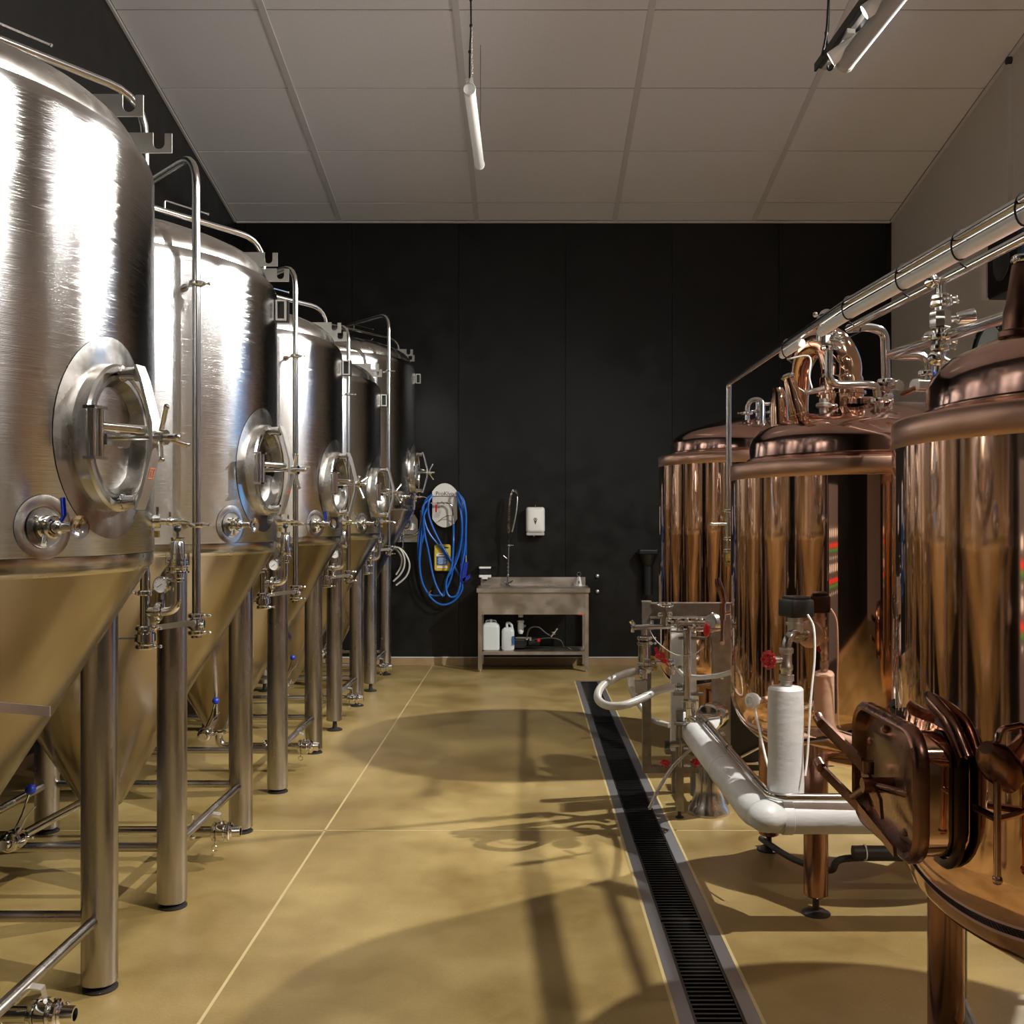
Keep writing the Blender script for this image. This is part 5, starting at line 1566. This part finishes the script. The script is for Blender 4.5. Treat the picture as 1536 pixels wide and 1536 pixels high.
# ================================================================= HIGH RIGHT WALL ITEMS
rd_ = thing('round_wall_disc', 'round pale blue disc with dark rim on the beige wall above the nearest dome', 'disc', (WR, 8.35, 2.95))
T = at((WR, 8.35, 2.95))
MB(T).lathe([(.285, 0), (.34, 0), (.34, .05), (.315, .06), (.285, .05), (.285, 0)], (WR, 8.72, 3.02), (-1, 0, 0), 48).build('rim', 'grate', rd_)
MB(T).lathe([(0, 0), (.285, 0)], (WR - .03, 8.72, 3.02), (-1, 0, 0), 48).build('face', 'paleblue', rd_)
m = MB(T)
for k in range(16):
    a = k * PI / 8
    m.sphere((WR - .062, 8.72 + .315 * math.cos(a), 3.02 + .315 * math.sin(a)), .008, 6)
m.build('rivets', 'plate', rd_)
sp = thing('black_wall_speaker', 'black box loudspeaker on a beige bracket high on the right wall', 'speaker', (WR, 8.1, 3.9))
T = at((WR, 8.1, 3.9))
MB(T).box((WR - .185, 8.10, 3.56), (.37, .10, .32)).build('bracket', 'wallbeige', sp, smooth=False)
MB(T).box((WR - .20, 7.74, 3.60), (.38, .52, .46), 0, b=.02).build('cabinet', 'black', sp, smooth=False)
MB(T).lathe([(.0, .0), (.12, .002), (.13, .01), (.14, .006)], (WR - .392, 7.74, 3.60), (-1, 0, 0), 28).build('grille', 'rubber', sp)
dt = MB().lathe([(0, 0), (.03, 0), (.035, .01), (.03, .04), (0, .05)], (0, 0, 0), (-1, 0, 0), 16).build('wall_sensor', 'rubber')
dt.location = P(1505, 91, 8.40); dt.location.x = WR; tag(dt, 'small dark sensor at the top of the duct on the beige wall', 'sensor')

# ================================================================= LAMPS
def track(Y): return Vector((1.915 + .176 * (6.38 - Y), Y, 4.53 + CS * (6.38 - Y)))
lt = thing('lighting_track', 'black lighting track hanging high at the upper right', 'track', track(6.38))
T = at(track(6.38))
td = (track(0) - track(1)).normalized()
a, b = track(6.42), track(-3.2)
m = MB(T)
m.strip([a, b], (1, .176, 0), .10, (0, 0, 1), .035)
m.build('rail', 'black', lt, smooth=False)
MB(T).strip([a + Vector((-.055, 0, -.01)), b + Vector((-.055, 0, -.01))], (1, 0, 0), .014, (0, 0, 1), .05).build('side_flange', 'black', lt, smooth=False)
MB(T).strip([a + Vector((0, 0, -.022)), b + Vector((0, 0, -.022))], (1, 0, 0), .035, (0, 0, 1), .006).build('cable_tray', 'plate', lt, smooth=False)
for Y in (6.35, 2.8, -1.2):
    p = track(Y)
    MB(T).curve([p, p + Vector((-.02, .0, .16)), p + Vector((.0, .02, .22)), Vector((p.x, p.y, (p.z + cz(p.y)) / 2)), Vector((p.x, p.y, cz(p.y)))], .009, 6, 6).curve([p + Vector((-.06, -.05, 0)), p + Vector((-.02, -.02, .2)), Vector((p.x + .01, p.y, (p.z + cz(p.y)) / 2))], .007, 6, 6).build('suspension_cord', 'black', lt)
MB(T).torus(track(6.40) + Vector((.02, -.05, -.03)), (1, .5, 0), .03, .006, 20, 6).build('cable_loop', 'black', lt)

labs = ['track spotlight at the far end of the black track, lowest in view', 'track spotlight second from the far end of the black track', 'track spotlight third along the black track, above the frame', 'track spotlight over the middle of the room, above the frame', 'track spotlight behind the viewpoint on the black track']
for i, (Y, aim, pw, cone) in enumerate(SPOTS):
    base = track(Y) + Vector((.0, 0, -.05))
    d = (Vector(aim) - base).normalized()
    s_ = thing('track_spotlight', labs[i], 'spotlight', base, 'spotlights on the black track')
    # head hangs below the track; cylinder along aim
    c = Vector((0, 0, -.035))
    hd = d
    MB().cyl((0, 0, .045), (0, 0, -.02), .012, 10).box((0, 0, .03), (.05, .16, .03)).build('stem', 'spotwhite', s_)
    MB().lathe([(0, -.11), (.040, -.11), (.044, -.10), (.044, .11), (.040, .11), (.038, .085), (0, .085)], c, hd, 28).build('head', 'spotwhite', s_)
    MB().lathe([(0, .087), (.037, .087)], c, hd, 24).build('lens', 'lens', s_)
    ld = bpy.data.lights.new('spot_beam', 'SPOT'); ld.energy = pw; ld.color = WARM; ld.spot_size = R(cone) * 1.25; ld.spot_blend = .6; ld.shadow_soft_size = .035
    lo = bpy.data.objects.new('spot_beam', ld); COL.objects.link(lo); lo.parent = s_
    lo.location = c + hd * .125
    lo.rotation_euler = hd.to_track_quat('-Z', 'Y').to_euler()

flabs = ['black flood lamp bracketed to the beige wall behind the farthest kettle', 'black flood lamp bracketed to the beige wall behind the middle kettle', 'black flood lamp bracketed to the beige wall beside the viewpoint']
for i, (Y, aim, pw) in enumerate(FLOODS):
    base = Vector((WR - .42, Y, 4.55)); d = (Vector(aim) - base).normalized()
    s_ = thing('flood_lamp', flabs[i], 'flood lamp', base, 'flood lamps on the beige wall')
    MB().box((.40, 0, .0), (.02, .12, .12)).box((.20, 0, .0), (.40, .03, .03)).build('bracket', 'black', s_, smooth=False)
    MB().lathe([(0, -.08), (.06, -.08), (.075, .06), (.070, .06), (.06, .03), (0, .03)], (0, 0, 0), d, 24).build('head', 'black', s_)
    MB().lathe([(0, .034), (.06, .034)], (0, 0, 0), d, 24).build('lens', 'lens', s_)
    ld = bpy.data.lights.new('flood_beam', 'SPOT'); ld.energy = pw; ld.color = WARM; ld.spot_size = R(130); ld.spot_blend = .8; ld.shadow_soft_size = .04
    lo = bpy.data.objects.new('flood_beam', ld); COL.objects.link(lo); lo.parent = s_
    lo.location = d * .08
    lo.rotation_euler = d.to_track_quat('-Z', 'Y').to_euler()

up = thing('ceiling_fill_lamp', 'unseen fill lamp added behind the viewpoint to brighten the ceiling', 'lamp', (.4, -3.6, 3.6))  # added out of view only to brighten the ceiling
MB().cyl((0, 0, -3.6), (0, 0, -.08), .015, 12).build('pole', 'black', up)
MB().lathe([(0, 0), (.16, 0), (.16, .01), (.03, .03), (0, .03)], (0, 0, -3.6), (0, 0, 1), 28).build('base', 'black', up)
d = Vector((.10, .80, .55)).normalized()
MB().lathe([(0, -.08), (.06, -.08), (.075, .06), (.070, .06), (.06, .03), (0, .03)], (0, 0, 0), d, 24).build('head', 'black', up)
MB().lathe([(0, .034), (.06, .034)], (0, 0, 0), d, 24).build('lens', 'lens', up)
ld = bpy.data.lights.new('fill_beam', 'SPOT'); ld.energy = CEILING_FILL; ld.color = WARM; ld.spot_size = R(95); ld.spot_blend = 1; ld.shadow_soft_size = .06
lo = bpy.data.objects.new('fill_beam', ld); COL.objects.link(lo); lo.parent = up
lo.location = d * .08; lo.rotation_euler = d.to_track_quat('-Z', 'Y').to_euler()

def tube_lamp(x, y0, y1, z, label, on, name='tube_lamp'):
    t = thing(name, label, 'lamp', (x, y0, z), 'hanging tube lamps')
    T = at((x, y0, z))
    MB(T).lathe([(0, 0), (.036, 0), (.040, .006), (.040, y1 - y0 - .006), (.036, y1 - y0), (0, y1 - y0)], (x, y0, z), (0, 1, 0), 28).build('tube', 'filltube' if on else 'tubeoff', t)
    m = MB(T)
    m.lathe([(.041, -.004), (.044, 0), (.044, .02), (.041, .022)], (x, y0, z), (0, 1, 0), 28)
    m.lathe([(.041, -.022), (.044, -.018), (.044, .002), (.041, .004)], (x, y1, z), (0, 1, 0), 28)
    m.plate([(-.035, .02), (.02, .02), (.012, .085), (-.002, .095), (-.012, .05), (-.03, .045)], .012, (x + .01, y0 + .02, z), (1, 0, 0), (0, 0, 1))
    m.sphere((x - .025, y0 + .03, z + .075), .013, 8)
    m.build('end_cap', 'white', t)
    zc_ = cz(y0 + .03)
    pts = [(x + .0, y0 + .03, z + .09)]
    n = int((zc_ - z - .1) / .18)
    for k in range(1, n):
        pts.append((x + random.uniform(-.012, .012), y0 + .03, z + .09 + k * .18))
    pts.append((x, y0 + .03, zc_))
    MB(T).curve(pts, .006, 6, 4).build('power_cord', 'black', t)
    m = MB(T)
    for k in range(1, len(pts) - 1): m.sphere(pts[k], .012, 8, (1, 1, 1.3))
    m.build('cord_knots', 'black', t)
    m = MB(T)
    z_ = z + .09
    while z_ < z + .45:
        m.torus((x + .014, y0 + .03, z_), (1, 0, 0) if int(z_ * 50) % 2 else (0, 1, 0), .007, .002, 10, 5); z_ += .018
    m.build('chain', 'plate', t)
    MB(T).cyl((x + .01, y1 - .03, z + .03), (x + .01, y1 - .03, cz(y1 - .03)), .0035, 6).build('suspension_wire', 'darksteel', t)
tube_lamp(-.392, 6.85, 8.30, 4.56, 'white tube lamp hanging from a black cord above the aisle', False)
tube_lamp(1.6, -2.2, -.7, 5.6, 'unseen fill tube lamp added behind the viewpoint on the right', True)  # this tube and the next are added for ambient fill
tube_lamp(-.4, -2.8, -1.3, 5.6, 'unseen fill tube lamp added behind the viewpoint on the left', True)
# large dim tube beside the black track
gt = thing('grey_tube_lamp', 'large grey unlit tube lamp hanging beside the black lighting track', 'lamp', (2.10, 6.1, 4.45))
T = at((2.10, 6.1, 4.45))
p0 = P(1266, 97, 6.2); p1 = p0 + (track(3.6) - track(6.2)) + Vector((.03, 0, -.05))
MB(T).cyl(p0, p1, .055, 24).build('tube', 'greytube', gt)
dd = (p1 - p0).normalized()
MB(T).lathe([(.055, 0), (.058, 0), (.058, .03), (.055, .03)], p0, dd, 24).build('end_cap', 'plate', gt)
for q in (p0 + dd * .4, p1 - dd * .4):
    MB(T).cyl(q, Vector((q.x, q.y, cz(q.y))), .004, 6).build('suspension_wire', 'darksteel', gt)

# control cabinet just outside the left edge, mirrored in the nearest kettle
cc = thing('control_cabinet', 'grey control cabinet with red and green digits, left of the viewpoint', 'cabinet', (-1.55, 1.55, 0))
T = at((-1.55, 1.55, 0))
MB(T).box((-1.57, 1.80, 1.16), (.18, .56, 1.40), 0, b=.01).build('housing', 'cabinet', cc, smooth=False)
MB(T).box((-1.57, 1.80, .23), (.14, .46, .46)).build('plinth', 'black', cc, smooth=False)
m = MB(T); m2 = MB(T); m3 = MB(T)
for j, z in enumerate((1.36, 1.08)):
    for k in range(5):
        y = 1.58 + k * .11
        m.box((-1.477, y, z + .02), (.006, .07, .035)); m2.box((-1.477, y, z - .02), (.006, .06, .022)); m3.box((-1.477, y, z + .12), (.006, .05, .06)); m3.box((-1.477, y, z - .08), (.006, .03, .02))
m.build('red_displays', 'ledred', cc, smooth=False); m2.build('green_displays', 'ledgreen', cc, smooth=False); m3.build('switch_plates', 'white', cc, smooth=False)
